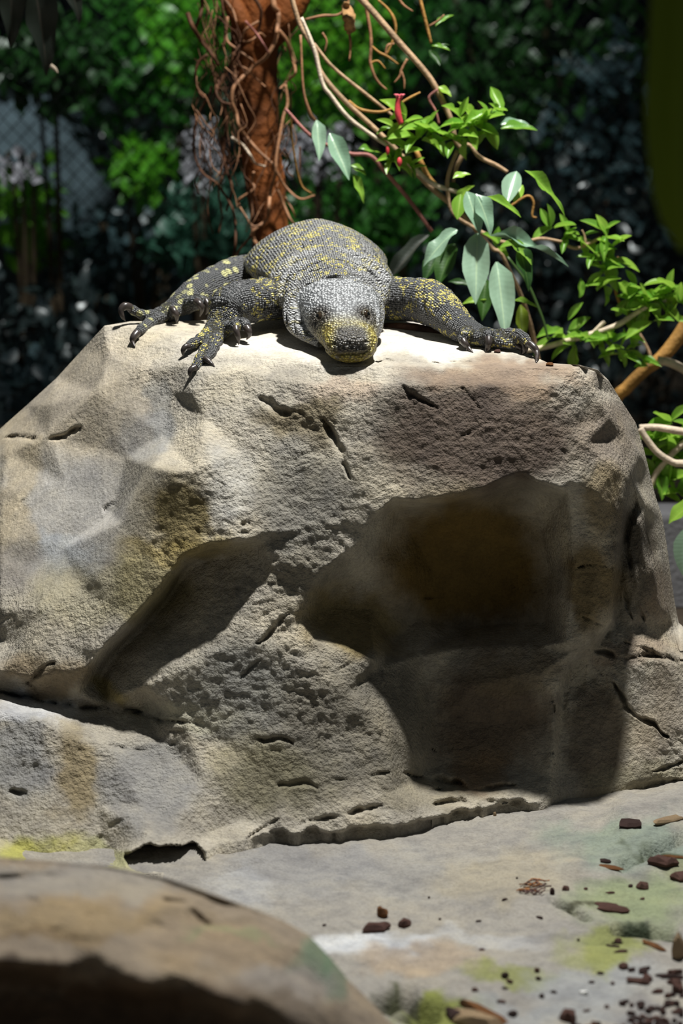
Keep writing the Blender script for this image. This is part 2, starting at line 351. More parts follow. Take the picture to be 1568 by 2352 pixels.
# the unseen back: continue every column over the rim and down to the ground
bk = []
top_row = BV[0]
for k, (dy, dz) in enumerate([(.012, -.003), (.03, -.012), (.06, -.05), (.09, -.14), (.12, -.30), (.14, -.6)]):
    q = top_row.copy(); q[:, 1] += dy*1.4; q[:, 2] = np.maximum(q[:, 2]+dz, -.03); q[:, 0] *= (1-.01*k)
    q[:, :] += (.006*k*fbm(q*11, 3))[:, None]*np.array([0, 1, .4]); q[:, 2] = np.maximum(q[:, 2], -.03); bk.append(q)
BG = np.concatenate([np.stack(bk[::-1]), BV], 0)

def paint(px, py, base, blobs, shape, warp=26.0):
    q = np.stack([px.ravel()/90, py.ravel()/90, 0*px.ravel()], -1)
    wx = px.ravel()+warp*fbm(q, 4, .6); wy = py.ravel()+warp*fbm(q+31.7, 4, .6)
    c = np.tile(np.array(base), (px.size, 1))
    for x, y, rx, ry, col, w in blobs:
        e = np.hypot((wx-x)/rx, (wy-y)/ry); a = w*sstep(1.12, .5, e); c = c*(1-a[:, None]) + np.array(col)*a[:, None]
    return c
TAN, GREY, BLUE, OLIVE, BROWN, PALE, YEL, DUST = (.48, .445, .37), (.40, .40, .40), (.40, .43, .48), (.34, .29, .14), (.27, .215, .17), (.62, .60, .55), (.36, .34, .08), (.33, .28, .22)
blobs = [(150, 900, 260, 180, (.56, .50, .40), .9), (130, 1150, 200, 160, (.49, .48, .46), .8), (120, 1270, 110, 70, (.52, .55, .58), .8), (30, 1150, 60, 250, (.50, .42, .28), .6), (200, 1360, 170, 90, (.48, .44, .30), .6),  # own stone tones; dim facets and undersides tinted darker in place of shade
         (40, 1320, 70, 90, (.36, .34, .32), .7), (360, 950, 40, 100, (.30, .30, .28), .75), (330, 1000, 60, 60, (.36, .37, .38), .5),
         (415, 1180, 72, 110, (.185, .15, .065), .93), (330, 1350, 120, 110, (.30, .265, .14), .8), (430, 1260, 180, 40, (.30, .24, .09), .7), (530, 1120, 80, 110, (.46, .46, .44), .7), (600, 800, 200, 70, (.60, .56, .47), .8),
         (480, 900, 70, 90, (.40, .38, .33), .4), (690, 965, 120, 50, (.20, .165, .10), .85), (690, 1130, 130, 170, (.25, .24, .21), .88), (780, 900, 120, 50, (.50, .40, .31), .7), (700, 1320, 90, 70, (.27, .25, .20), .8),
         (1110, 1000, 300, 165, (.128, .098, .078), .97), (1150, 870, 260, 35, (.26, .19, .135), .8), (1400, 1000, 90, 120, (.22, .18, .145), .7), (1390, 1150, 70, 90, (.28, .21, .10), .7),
         (1080, 1300, 230, 200, (.14, .088, .016), .95), (800, 1430, 130, 100, (.26, .20, .08), .85), (1360, 1350, 70, 130, (.17, .12, .045), .85), (1460, 1280, 60, 170, (.15, .13, .105), .85), (1500, 1380, 50, 90, (.30, .24, .18), .7),  # recess under the lip: olive stain, darkened further to deepen its shade
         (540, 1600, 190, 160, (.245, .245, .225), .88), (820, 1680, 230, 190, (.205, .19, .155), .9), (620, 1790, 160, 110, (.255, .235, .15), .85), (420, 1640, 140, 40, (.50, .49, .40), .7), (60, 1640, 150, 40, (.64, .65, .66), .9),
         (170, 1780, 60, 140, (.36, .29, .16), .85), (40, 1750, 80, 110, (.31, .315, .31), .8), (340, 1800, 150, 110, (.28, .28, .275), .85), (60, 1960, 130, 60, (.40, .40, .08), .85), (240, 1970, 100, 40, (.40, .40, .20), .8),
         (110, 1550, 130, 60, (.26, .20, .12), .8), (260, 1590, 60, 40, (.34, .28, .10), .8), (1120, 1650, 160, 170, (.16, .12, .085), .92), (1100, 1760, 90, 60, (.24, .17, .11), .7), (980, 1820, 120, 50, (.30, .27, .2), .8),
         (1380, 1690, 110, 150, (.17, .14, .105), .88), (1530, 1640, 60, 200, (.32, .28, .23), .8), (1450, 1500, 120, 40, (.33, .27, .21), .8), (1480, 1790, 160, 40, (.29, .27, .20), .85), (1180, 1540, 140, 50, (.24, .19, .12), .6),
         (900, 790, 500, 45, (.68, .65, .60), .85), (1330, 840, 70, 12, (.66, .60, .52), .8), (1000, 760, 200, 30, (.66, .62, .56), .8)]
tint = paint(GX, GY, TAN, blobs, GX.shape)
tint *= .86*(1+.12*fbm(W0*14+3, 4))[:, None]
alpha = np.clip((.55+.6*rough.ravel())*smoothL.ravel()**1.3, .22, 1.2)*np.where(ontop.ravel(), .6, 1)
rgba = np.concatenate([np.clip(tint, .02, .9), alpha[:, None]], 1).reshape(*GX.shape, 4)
rgba = np.concatenate([np.repeat(rgba[:1], len(bk), 0), rgba], 0)
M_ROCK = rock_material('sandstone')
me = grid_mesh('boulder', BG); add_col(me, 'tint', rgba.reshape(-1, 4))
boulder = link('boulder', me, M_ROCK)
tag(boulder, 'huge faceted tan and brown boulder the lizard lies on', 'boulder')
def rock_y(px, py):                                    # depth of the boulder's surface at a pixel (for things that touch it)
    j = int(np.clip(np.searchsorted(colx, px), 1, len(colx)-1)); t = (px-colx[j-1])/(colx[j]-colx[j-1])
    a = np.interp(py, GY[:, j-1], D[:, j-1]); b = np.interp(py, GY[:, j], D[:, j]); return float(a*(1-t)+b*t)

# ------------------------------------------------------------------ ground slab
def axis(segs):
    out = []
    for a, b, s in segs: out.append(np.arange(a, b, s))
    return np.concatenate(out+[np.array([segs[-1][1]])])
fxs = axis([(-3.2, -.7, .08), (-.7, .9, .0045), (.9, 3.2, .08)]); fys = axis([(-1.9, -.98, .03), (-.98, .05, .0045), (.05, .6, .02), (.6, 5.2, .1)])
FX, FY = np.meshgrid(fxs, fys); q = np.stack([FX.ravel(), FY.ravel(), 0*FX.ravel()], -1)
# image position of every ground point, to lay the cracks and stains out
def to_px(p):
    d = p - CAM; zf = d[:, 1]*CS - d[:, 2]*SN; up = d[:, 1]*SN + d[:, 2]*CS
    zf = np.maximum(zf, .3); return CX+F_PX*d[:, 0]/zf, CY-F_PX*up/zf
near = ((FX.ravel() > -.7) & (FX.ravel() < .95) & (FY.ravel() > -1.0) & (FY.ravel() < .06))
gx, gy = to_px(q)
Z = .006*fbm(q*4, 3) + (.0022*fbm(q*22, 4) + .0009*fbm(q*90, 3))*near - .004
wq = q*30; wgx = gx+9*fbm(wq, 3); wgy = gy+6*fbm(wq+4, 3)
FCR = [([(1275, 2062), (1310, 2070), (1345, 2085)], 5, .016), ([(1410, 2108), (1460, 2108), (1555, 2130)], 9, .034), ([(1430, 1972), (1480, 1962), (1568, 1925)], 8, .016), ([(880, 2285), (930, 2268), (985, 2300)], 16, .028), ([(900, 2310), (960, 2330), (1010, 2290)], 9, .014),
       ([(1370, 2150), (1440, 2142)], 4, .004), ([(720, 2080), (760, 2085)], 3, .003), ([(500, 1985), (560, 1962), (600, 1955)], 3, .006), ([(1180, 1870), (1290, 1862)], 5, .004)]
for poly, w, dep in FCR: Z -= near*dep*np.exp(-(seg_dist(wgx, wgy, poly)/w)**2)
Z += near*.020*sstep(60, 0, seg_dist(wgx, wgy, [(1450, 1880), (1568, 1870), (1700, 1860)])-20)*.5
FB = [(1000, 1990, 360, 70, (.42, .41, .38), .8), (700, 1970, 220, 60, (.36, .36, .36), .7), (1150, 2000, 190, 60, (.47, .42, .31), .7), (1450, 1930, 220, 70, (.29, .35, .29), .9), (1440, 2060, 190, 70, (.31, .37, .21), .9), (1400, 2165, 120, 55, (.32, .36, .10), .85),
      (1180, 2220, 140, 28, (.32, .35, .10), .8), (830, 2150, 170, 50, (.80, .83, .86), .9), (1100, 2130, 200, 26, (.56, .57, .58), .6), (950, 2190, 180, 50, (.50, .40, .29), .75), (1350, 2240, 180, 50, (.42, .44, .45), .8), (1000, 2310, 130, 34, (.28, .32, .06), .9),
      (1250, 2310, 200, 40, (.40, .42, .43), .8), (1540, 1990, 60, 40, (.2, .23, .12), .7), (1485, 2118, 90, 14, (.05, .07, .04), .95), (1310, 2074, 45, 8, (.10, .10, .06), .9), (1500, 1955, 80, 16, (.08, .10, .05), .85), (930, 2285, 60, 22, (.07, .08, .03), .9), (560, 2030, 110, 60, (.50, .51, .52), .7), (1500, 2320, 120, 60, (.30, .30, .32), .6)]
ft = paint(gx, gy, (.42, .40, .36), FB, FX.shape, 30)
far = sstep(.0, .5, FY.ravel())*1.0
ft = ft*.68; ft = ft*(1-far[:, None]) + np.array((.07, .055, .04))*far[:, None]
Gf = np.stack([FX.ravel(), FY.ravel(), Z], -1).reshape(*FX.shape, 3)
me = grid_mesh('floor', Gf[::-1]); add_col(me, 'tint', np.concatenate([ft, .55+0*ft[:, :1]], 1).reshape(*FX.shape, 4)[::-1].reshape(-1, 4))
M_SLAB = rock_material('slab', .8)
floor = tag(link('floor', me, M_SLAB), 'flat grey rock slab with green moss in front of the boulder', kind='structure')
def slab_z(x, y):
    i = int(np.clip(np.searchsorted(fxs, x), 1, len(fxs)-1)); j = int(np.clip(np.searchsorted(fys, y), 1, len(fys)-1))
    return float(Z.reshape(FX.shape)[j-1:j+1, i-1:i+1].max())

# ------------------------------------------------------------------ blurred rock in the foreground
RO = [(-420, 1985), (-200, 1968), (0, 1972), (120, 1980), (250, 1992), (380, 2018), (470, 2050), (560, 2082), (650, 2118), (710, 2152), (760, 2205), (800, 2255), (840, 2292), (880, 2335), (915, 2370), (960, 2440), (1010, 2520)]
rx, ry = np.array(RO).T
cx2 = np.arange(-420, 1011, 7.0); rt = np.interp(cx2, rx, ry); NB = 150
RY = rt+(2640-rt)*np.linspace(0, 1, NB)[:, None]**1.15; RX = np.repeat(cx2[None], NB, 0)
C2 = [(px, py, -.86+.02*math.sin(px*.01)) for px, py in RO]
C2 += [(-420, 2640, -1.42), (0, 2640, -1.42), (400, 2640, -1.38), (700, 2640, -1.30), (1010, 2640, -1.1), (-300, 2060, -.97), (0, 2055, -.96), (200, 2070, -.97), (400, 2110, -.98), (600, 2170, -.99), (720, 2240, -.98), (0, 2160, -1.07), (200, 2170, -1.08), (400, 2220, -1.10), (600, 2280, -1.10), (780, 2330, -1.02), (860, 2380, -1.0),
       (-200, 2215, -1.13), (0, 2203, -1.13), (150, 2222, -1.135), (350, 2262, -1.145), (550, 2305, -1.14), (700, 2338, -1.10), (-200, 2265, -1.07), (0, 2252, -1.065), (150, 2264, -1.075), (350, 2302, -1.10), (550, 2346, -1.11), (0, 2352, -1.09), (300, 2400, -1.11), (600, 2450, -1.12), (0, 2450, -1.13), (760, 2420, -1.08)]
D3 = blur(cdt_interp(C2, [], RX, RY), 26)
w3 = PA(RX.ravel(), RY.ravel(), D3.ravel())
D3 = D3 - (.014*fbm(w3*9, 4)+.004*fbm(w3*26, 3)+.004*fbm(w3*24, 3)*sstep(2180, 2280, RY.ravel()-RX.ravel()*.16)+.003*fbm(w3*40, 3)).reshape(RX.shape)*np.minimum(np.arange(NB)/10, 1)[:, None]
for poly, w, dep in [([(440, 2095), (475, 2125)], 10, .02), ([(380, 2070), (420, 2075)], 8, .012), ([(40, 2060), (80, 2070)], 9, .012), ([(0, 2020), (120, 2012)], 8, .008)]:
    D3 += dep*np.exp(-(seg_dist(RX, RY, poly)/w)**2)
g3 = PA(RX.ravel(), RY.ravel(), D3.ravel()).reshape(*RX.shape, 3)
b3 = []
for k, (dy, dz) in enumerate([(.012, -.003), (.03, -.014), (.06, -.05), (.09, -.12), (.11, -.4)]):
    qq = g3[0].copy(); qq[:, 1] += dy; qq[:, 2] = np.maximum(qq[:, 2]+dz, -.04); b3.append(qq)
g3[:, :, 2] = np.maximum(g3[:, :, 2], -.05)
G3 = np.concatenate([np.stack(b3[::-1]), g3], 0)
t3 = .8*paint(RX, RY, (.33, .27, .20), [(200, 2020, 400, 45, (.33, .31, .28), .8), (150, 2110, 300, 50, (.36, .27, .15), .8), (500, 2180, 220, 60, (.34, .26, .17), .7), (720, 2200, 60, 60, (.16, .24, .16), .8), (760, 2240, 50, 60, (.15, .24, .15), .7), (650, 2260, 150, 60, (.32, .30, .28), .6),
      (250, 2340, 560, 90, (.11, .075, .05), .9), (450, 2120, 200, 20, (.24, .19, .13), .6), (100, 2150, 160, 26, (.24, .17, .09), .7), (620, 2330, 260, 40, (.16, .13, .1), .7), (60, 2245, 120, 30, (.10, .07, .05), .7), (520, 2150, 120, 12, (.20, .26, .14), .5)], RX.shape)  # lower band painted dark as the shade below the rock's overhang
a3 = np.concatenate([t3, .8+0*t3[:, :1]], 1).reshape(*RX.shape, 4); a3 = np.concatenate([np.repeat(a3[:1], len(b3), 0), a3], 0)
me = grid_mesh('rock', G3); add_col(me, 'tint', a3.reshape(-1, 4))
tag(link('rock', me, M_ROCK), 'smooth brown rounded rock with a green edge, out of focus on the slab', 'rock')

# ------------------------------------------------------------------ the lizard
def catmull(A, n):
    A = np.asarray(A, float); B = np.vstack([2*A[0]-A[1], A, 2*A[-1]-A[-2]]); out = []
    for i in range(1, len(B)-2):
        p0, p1, p2, p3 = B[i-1:i+3]
        for t in np.linspace(0, 1, n, endpoint=False):
            out.append(.5*((2*p1)+(p2-p0)*t+(2*p0-5*p1+4*p2-p3)*t*t+(3*p1-p0-3*p2+p3)*t**3))
    out.append(B[-2]); return np.array(out)
LV, LF, PARTS = [], [], []
def loft(name, st, n=8, seg=28, up=(0, 0, 1), expo=2.0, mod=None, code=0):
    """st: stations (x,y,z, half width, height above axis, depth below axis)"""
    S = catmull(st, n); C = S[:, :3]; R = np.maximum(S[:, 3:6], .0004)
    T = np.gradient(C, axis=0); T /= np.linalg.norm(T, axis=1)[:, None]+1e-12
    U = np.tile(np.array(up, float), (len(C), 1)); X = np.cross(T, U); X /= np.linalg.norm(X, axis=1)[:, None]+1e-9; U = np.cross(X, T)
    s = np.concatenate([[0], np.cumsum(np.linalg.norm(np.diff(C, axis=0), axis=1))])
    if mod is not None: R = R*(1+mod(s, s/s[-1]))[:, None]
    a = np.linspace(0, 2*math.pi, seg, endpoint=False); ca, sa = np.cos(a), np.sin(a)
    ca = np.sign(ca)*np.abs(ca)**(2/expo); sa = np.sign(sa)*np.abs(sa)**(2/expo)
    o = sum(len(v) for v in LV); rings = []
    for i in range(len(C)):
        h = np.where(sa > 0, R[i, 1], R[i, 2])
        rings.append(C[i]+np.outer(ca*R[i, 0], X[i])+np.outer(sa*h, U[i]))
    V = np.vstack(rings+[C[:1], C[-1:]]); LV.append(V)
    m = len(C)
    for i in range(m-1):
        for j in range(seg):
            k = (j+1) % seg; LF.append((o+i*seg+j, o+i*seg+k, o+(i+1)*seg+k, o+(i+1)*seg+j))
    for j in range(seg):
        k = (j+1) % seg; LF.append((o+m*seg, o+k, o+j)); LF.append((o+m*seg+1, o+(m-1)*seg+j, o+(m-1)*seg+k))
    PARTS.append(dict(name=name, R3=R, C=C, R=R.mean(1), X=X, U=U, s=s, code=code))
def st(px, py, y, w, up=None, dn=None):                # station from a pixel, a depth and radii in pixels
    k = pxm(y, py); p = P(px, py, y); up = w if up is None else up; dn = up if dn is None else dn
    return (p.x, p.y, p.z, w*k, up*k, dn*k)
def sb(px, y, zc, w, up, dn):                          # station resting over the boulder's top: centre height above it in metres
    z = top_z(y)+zc; c = CAM; t = (y-CAM[1]); x = (px-CX)/F_PX*t*1.004
    return (x, y, z, w, up, dn)

# trunk of the body, shoulders to hips, then the tail running down behind the boulder
loft('torso', [sb(768, .165, .046, .042, .030, .030), sb(766, .185, .047, .058, .036, .042), sb(762, .210, .048, .072, .043, .045), sb(755, .250, .049, .083, .049, .047), sb(741, .300, .052, .086, .057, .050), sb(726, .350, .054, .092, .058, .052),
               sb(728, .410, .050, .088, .046, .048), sb(724, .480, .042, .066, .042, .040), sb(722, .540, .030, .036, .030, .028)], n=8, seg=40, expo=1.55,
     mod=lambda s, u: .012*np.sin(s*190)*sstep(.42, .1, u), code=1)
loft('tail', [sb(722, .53, .030, .034, .030, .028), sb(735, .61, .018, .026, .024, .022), sb(770, .70, -.07, .022, .022, .022), sb(810, .76, -.20, .016, .017, .017), sb(840, .80, -.34, .010, .011, .011)], n=8, seg=20, code=2)
# shoulder humps
loft('shoulder', [st(828, 560, .31, 8), st(838, 590, .285, 26, 30), st(850, 640, .25, 34, 40), st(856, 690, .235, 30)], n=6, seg=20, code=1)
loft('shoulder', [st(690, 585, .30, 8), st(672, 610, .28, 24, 28), st(658, 650, .25, 34, 38), st(655, 690, .235, 30)], n=6, seg=20, code=1)
# loose neck folds: each a collar of skin, wider than the head that pushes out of it
for (px, y, zc, w, u, d, th, lean) in [(768, .150, .038, .0600, .040, .034, .011, .75), (767, .172, .043, .0620, .0415, .039, .010, .6), (765, .196, .046, .0685, .0445, .043, .011, .5), (760, .224, .048, .0765, .0485, .046, .012, .4)]:
    A = np.array(sb(px, y, zc, w, u, d)); lo = A.copy(); lo[1] -= th; lo[2] += th*lean; hi = A.copy(); hi[1] += th; hi[2] -= th*lean; l2 = A.copy(); l2[1] -= th*.65; l2[2] += th*.65*lean
    lo[3:] *= .90; l2[3:] *= .975; hi[3:] *= .95
    loft('neck', [lo, l2, A, hi], n=5, seg=40, code=3)
# gular pouch that spills out left of the jaw
loft('throat', [st(672, 680, .168, 12), st(672, 710, .150, 24, 26), st(684, 744, .128, 28, 26), st(708, 768, .105, 24, 18), st(738, 788, .08, 14, 12)], n=6, seg=18, code=3)
loft('throat', [st(862, 680, .168, 12), st(864, 712, .150, 20, 24), st(860, 748, .125, 20, 24), st(852, 775, .10, 14, 16)], n=6, seg=18, code=3)
# head
HD = [sb(806, .0040, .0170, .007, .006, .006), sb(806, .0070, .0170, .0195, .0135, .0130), sb(806, .014, .0172, .0260, .0180, .0155), sb(805, .026, .0180, .0302, .0215, .0165), sb(803, .042, .0195, .0310, .0235, .0175), sb(799, .060, .0220, .0335, .0255, .0190),
      sb(794, .080, .0260, .0395, .0275, .0210), sb(789, .100, .0310, .0445, .0295, .0240), sb(784, .120, .0355, .0475, .0310, .0270), sb(779, .142, .0395, .0490, .0325, .0290), sb(775, .165, .0425, .0480, .0310, .0290), sb(772, .185, .0430, .0440, .027, .026)]
loft('head', HD, n=8, seg=40, expo=2.25, code=4)
# brow ridges and cheek swellings
for L in ([(762, .064, .042), (753, .080, .047), (745, .098, .0535), (741, .116, .059), (740, .13, .063)], [(827, .064, .042), (832, .080, .047), (834, .098, .0535), (831, .116, .059), (829, .13, .063)]):
    loft('head', [sb(px_, y_, z_-.003, r_, r_*.85, r_) for (px_, y_, z_), r_ in zip(L, (.004, .007, .0085, .007, .003))], n=5, seg=12, code=4)
for px_, w_ in ((762, 1), (850, .9)):
    loft('head', [sb(px_+3, .016, .022, .004, .004, .004), sb(px_, .026, .0235, .0095*w_, .0095, .009), sb(px_+3, .038, .025, .008*w_, .008, .008), sb(px_+6, .050, .028, .003, .003, .003)], n=5, seg=12, code=4)
# limbs
wr = lambda amp, fr: (lambda s, u: amp*np.sin(s*fr))
loft('foreleg', [st(690, 680, .250, 44), st(640, 684, .225, 48, 50), st(595, 690, .200, 44, 50), st(556, 694, .185, 46, 52), st(528, 706, .176, 50, 50), st(517, 728, .168, 43, 40), st(506, 748, .160, 36, 30), st(492, 766, .148, 31, 22), st(482, 782, .136, 24, 15)], n=8, seg=28, mod=wr(.025, 330), code=5)
loft('foreleg', [st(845, 672, .255, 44), st(895, 684, .235, 46, 50), st(945, 688, .215, 44, 50), st(985, 694, .190, 49, 53), st(1014, 712, .165, 48, 46), st(1042, 738, .145, 40, 40), st(1068, 758, .128, 34, 33), st(1098, 771, .112, 31, 25), st(1137, 777, .100, 25, 21), st(1162, 780, .095, 16, 16)], n=8, seg=28, mod=wr(.025, 330), code=5)
loft('hindleg', [st(640, 640, .46, 62), st(590, 636, .42, 52), st(545, 640, .375, 46, 52), st(500, 652, .335, 42, 44), st(455, 672, .300, 38, 38), st(420, 694, .275, 32, 30), st(395, 710, .262, 28, 22), st(370, 720, .252, 22, 14)], n=8, seg=28, mod=wr(.02, 260), code=6)
M_LIZ_CLAWS = []
def toe(pts, claw, code=5):
    """pts: (px,py,y,r) knuckle line; claw: (px,py,y,r) points of the nail"""
    kn = lambda s, u: .10*np.sin(u*math.pi*2*(len(pts)-1)+1.0) + .03*np.sin(s*900)
    lim = lambda p, k: (p[0], p[1], min(p[2], rock_y(p[0], p[1])-k*p[3]*.00053), p[3])
    pts = [pts[0]]+[lim(p, 1.3) for p in pts[1:]]; off = min(0, pts[-1][2]-claw[0][2]-.002)
    claw = [lim((p[0], p[1], p[2]+off, p[3]), 1.2) for p in claw]
    pts = [(a, b, c, r*1.12) for a, b, c, r in pts]
    loft('toe', [st(*p) for p in pts], n=6, seg=14, mod=kn, code=code); M_LIZ_CLAWS.append(claw)
ry_ = rock_y
# forefoot, left of the head: two long toes over the edge, one curled, two short inner ones
toe([(492, 760, .150, 18), (470, 772, .135, 13), (452, 784, .122, 11), (438, 791, .112, 10.5), (430, 797, .108, 8)], [(433, 796, .108, 8), (425, 797, .104, 7), (420, 806, .102, 5.5), (421, 820, .102, 1)])
toe([(494, 768, .148, 18), (480, 790, .128, 14), (466, 813, .108, 12.5), (453, 836, .090, 11.5), (446, 847, .085, 8)], [(448, 844, .085, 8.5), (440, 848, .081, 7.5), (436, 857, .079, 5.5), (439, 871, .079, 1)])
toe([(498, 770, .146, 18), (491, 793, .126, 14), (483, 812, .110, 12), (475, 824, .103, 10.5), (472, 829, .102, 8)], [(470, 824, .098, 8), (478, 829, .094, 6.5), (486, 836, .093, 4.5), (493, 843, .092, 1)])
toe([(508, 758, .155, 18), (528, 752, .142, 13), (540, 750, .132, 12), (543, 757, .127, 9)], [(541, 752, .126, 8.5), (543, 762, .121, 7.5), (547, 776, .120, 5.5), (548, 792, .122, 1)])
toe([(520, 745, .160, 18), (550, 744, .150, 14), (563, 746, .142, 13), (567, 754, .138, 10)], [(566, 752, .136, 9), (571, 760, .132, 8), (572, 770, .132, 5.5), (566, 780, .134, 1)])
# forefoot right of the head
toe([(1080, 768, .115, 18), (1068, 770, .100, 14), (1062, 778, .094, 12), (1066, 786, .092, 9)], [(1063, 782, .090, 9), (1068, 790, .086, 8), (1075, 799, .085, 6), (1086, 810, .088, 1)])
toe([(1110, 772, .108, 18), (1120, 770, .094, 13), (1122, 778, .088, 11), (1121, 784, .086, 9)], [(1122, 776, .085, 9), (1122, 788, .080, 8), (1119, 800, .080, 6), (1115, 810, .082, 1)])
toe([(1145, 776, .100, 17), (1172, 776, .092, 13), (1190, 776, .086, 12), (1201, 783, .081, 10), (1203, 789, .080, 8)], [(1202, 784, .079, 9), (1206, 794, .075, 8), (1205, 806, .074, 6), (1198, 815, .075, 1)])
toe([(1150, 772, .104, 16), (1180, 767, .102, 12), (1198, 771, .098, 11), (1212, 786, .088, 10), (1217, 794, .085, 8)], [(1214, 788, .084, 9), (1226, 798, .079, 8.5), (1233, 812, .076, 6.5), (1231, 834, .076, 1)])
toe([(1130, 782, .096, 15), (1160, 789, .086, 11), (1178, 791, .082, 9.5), (1190, 795, .080, 7)], [(1187, 793, .078, 7), (1195, 799, .076, 6), (1198, 807, .075, 4), (1196, 814, .075, 1)])
# hind foot on the boulder's corner
toe([(382, 716, .258, 18), (356, 722, .248, 12), (330, 723, .238, 10.5), (312, 716, .232, 10), (300, 708, .228, 10), (293, 706, .226, 8)], [(300, 706, .225, 9), (287, 703, .220, 9.5), (278, 712, .217, 7.5), (281, 726, .216, 5), (288, 738, .218, 1)], 6)
toe([(384, 720, .255, 18), (362, 731, .240, 13), (340, 745, .224, 12), (324, 757, .214, 11), (314, 766, .208, 9.5), (311, 772, .206, 8)], [(315, 764, .205, 9.5), (307, 774, .199, 8.5), (304, 784, .197, 6), (310, 798, .197, 1)], 6)
toe([(395, 716, .255, 18), (402, 716, .242, 13), (400, 714, .236, 11), (398, 718, .232, 9)], [(395, 708, .231, 8), (400, 716, .226, 8), (406, 727, .225, 6), (404, 742, .227, 1)], 6)
toe([(425, 702, .268, 18), (448, 696, .252, 14), (456, 694, .244, 12), (456, 700, .240, 9)], [(450, 691, .238, 8), (458, 698, .232, 8), (463, 710, .231, 6), (458, 728, .233, 1)], 6)
toe([(430, 700, .270, 18), (460, 692, .256, 13), (470, 690, .250, 11), (474, 696, .248, 8)], [(472, 690, .246, 8), (477, 700, .242, 7), (477, 712, .242, 5), (472, 722, .243, 1)], 6)

LVa = np.vstack(LV)
tmp = bpy.data.meshes.new('tmp'); tmp.from_pydata([tuple(v) for v in LVa], [], LF); tmp.update()
to = bpy.data.objects.new('tmp', tmp); COL.objects.link(to)
rm = to.modifiers.new('r', 'REMESH'); rm.mode = 'VOXEL'; rm.voxel_size = 0.00135; rm.use_smooth_shade = True
sm = to.modifiers.new('s', 'SMOOTH'); sm.factor = .5; sm.iterations = 4
dg = bpy.context.evaluated_depsgraph_get()
liz_me = bpy.data.meshes.new_from_object(to.evaluated_get(dg)); bpy.data.objects.remove(to); liz_me.name = 'body'
nv = len(liz_me.vertices); LC = np.empty(nv*3, np.float32); liz_me.vertices.foreach_get('co', LC); LC = LC.reshape(-1, 3).astype(float)
NO = np.empty(nv*3, np.float32); liz_me.vertices.foreach_get('normal', NO); NO = NO.reshape(-1, 3)
best = np.full(nv, 1e9); sc = np.zeros((nv, 3)); code = np.zeros(nv)
for ip, pt in enumerate(PARTS):
    lo = (pt['C']-pt['R'][:, None]*2.2).min(0); hi = (pt['C']+pt['R'][:, None]*2.2).max(0)
    idx = np.where(((LC > lo) & (LC < hi)).all(1))[0]
    for ch in np.array_split(idx, max(1, len(idx)//8000)):
        if len(ch) == 0: continue
        d = np.linalg.norm(LC[ch][:, None]-pt['C'][None], axis=2); k = d.argmin(1); v0 = LC[ch]-pt['C'][k]; cx_ = (v0*pt['X'][k]).sum(1); cu_ = (v0*pt['U'][k]).sum(1)
        hh_ = np.where(cu_ > 0, pt['R3'][k, 1], pt['R3'][k, 2]); rho = np.hypot(cx_/pt['R3'][k, 0], cu_/hh_)
        alo = np.sqrt(np.maximum((v0**2).sum(1)-cx_**2-cu_**2, 0)); dk = np.abs(rho-1)*pt['R'][k]+alo*.8
        m = dk < best[ch]; c = ch[m]; kk = k[m]; best[c] = dk[m]
        v = LC[c]-pt['C'][kk]; th = np.arctan2((v*pt['X'][kk]).sum(1), (v*pt['U'][kk]).sum(1))
        Tn = np.cross(pt['U'][kk], pt['X'][kk]); al = (v*Tn).sum(1)
        sc[c, 0] = pt['s'][kk]+al*np.sign((Tn*np.gradient(pt['C'], axis=0)[kk]).sum(1)); sc[c, 1] = th*np.median(pt['R']); sc[c, 2] = ip*.37; code[c] = pt['code']
spine = catmull([sb(790, .10, .035, 1, 1, 1)[:3], sb(770, .165, .044, 1, 1, 1)[:3], sb(755, .25, .048, 1, 1, 1)[:3], sb(735, .34, .05, 1, 1, 1)[:3], sb(724, .48, .042, 1, 1, 1)[:3], sb(720, .56, .03, 1, 1, 1)[:3]], 14)
ss = np.concatenate([[0], np.cumsum(np.linalg.norm(np.diff(spine, axis=0), axis=1))]); bi = np.where(np.isin(code, [1, 3]))[0]
dd = np.linalg.norm(LC[bi][:, None]*np.array([.15, 1, .15])-spine[None]*np.array([.15, 1, .15]), axis=2); kk = dd.argmin(1)
T_ = np.gradient(spine, axis=0); T_ /= np.linalg.norm(T_, axis=1)[:, None]; v = LC[bi]-spine[kk]
sc[bi, 0] = ss[kk]+(v*T_[kk]).sum(1)+.35*np.maximum(0, v[:, 2])*0; sc[bi, 1] = np.arctan2(v[:, 0], v[:, 2]+.02)*.062; sc[bi, 2] = 0
lpx, lpy = to_px(LC)
hm = sstep(.5, 1, blur(np.stack([(code == 4)*1.0]), 0)[0])
# carve mouth line, eye sockets, nostrils, skin creases (all in head space, from the side view of the skull)
front = LC[:, 1] < .2
def groove(poly3, w, dep):
    global LC
    A = np.array(poly3); d = np.full(nv, 1e9)
    for p, q2 in zip(A[:-1], A[1:]):
        e = q2-p; t = np.clip(((LC-p)@e)/(e@e), 0, 1); d = np.minimum(d, np.linalg.norm(LC-p-t[:, None]*e, axis=1))
    LC = LC - NO*(dep*np.exp(-(d/w)**2))[:, None]; return d
def onhead(px, py):                                    # point of the skin seen at a pixel (nearest visible vertex)
    d2 = (lpx-px)**2+(lpy-py)**2+(LC[:, 1]*400)**2*0; near_ = np.where(d2 < 30)[0]
    if len(near_) == 0: near_ = np.array([d2.argmin()])
    return LC[near_[LC[near_, 1].argmin()]]
mouth = [onhead(*p) for p in [(690, 742), (702, 758), (722, 782), (745, 806), (775, 815), (806, 817), (835, 814), (856, 804), (864, 775), (868, 750)]]
groove(mouth, .0016, .0016)
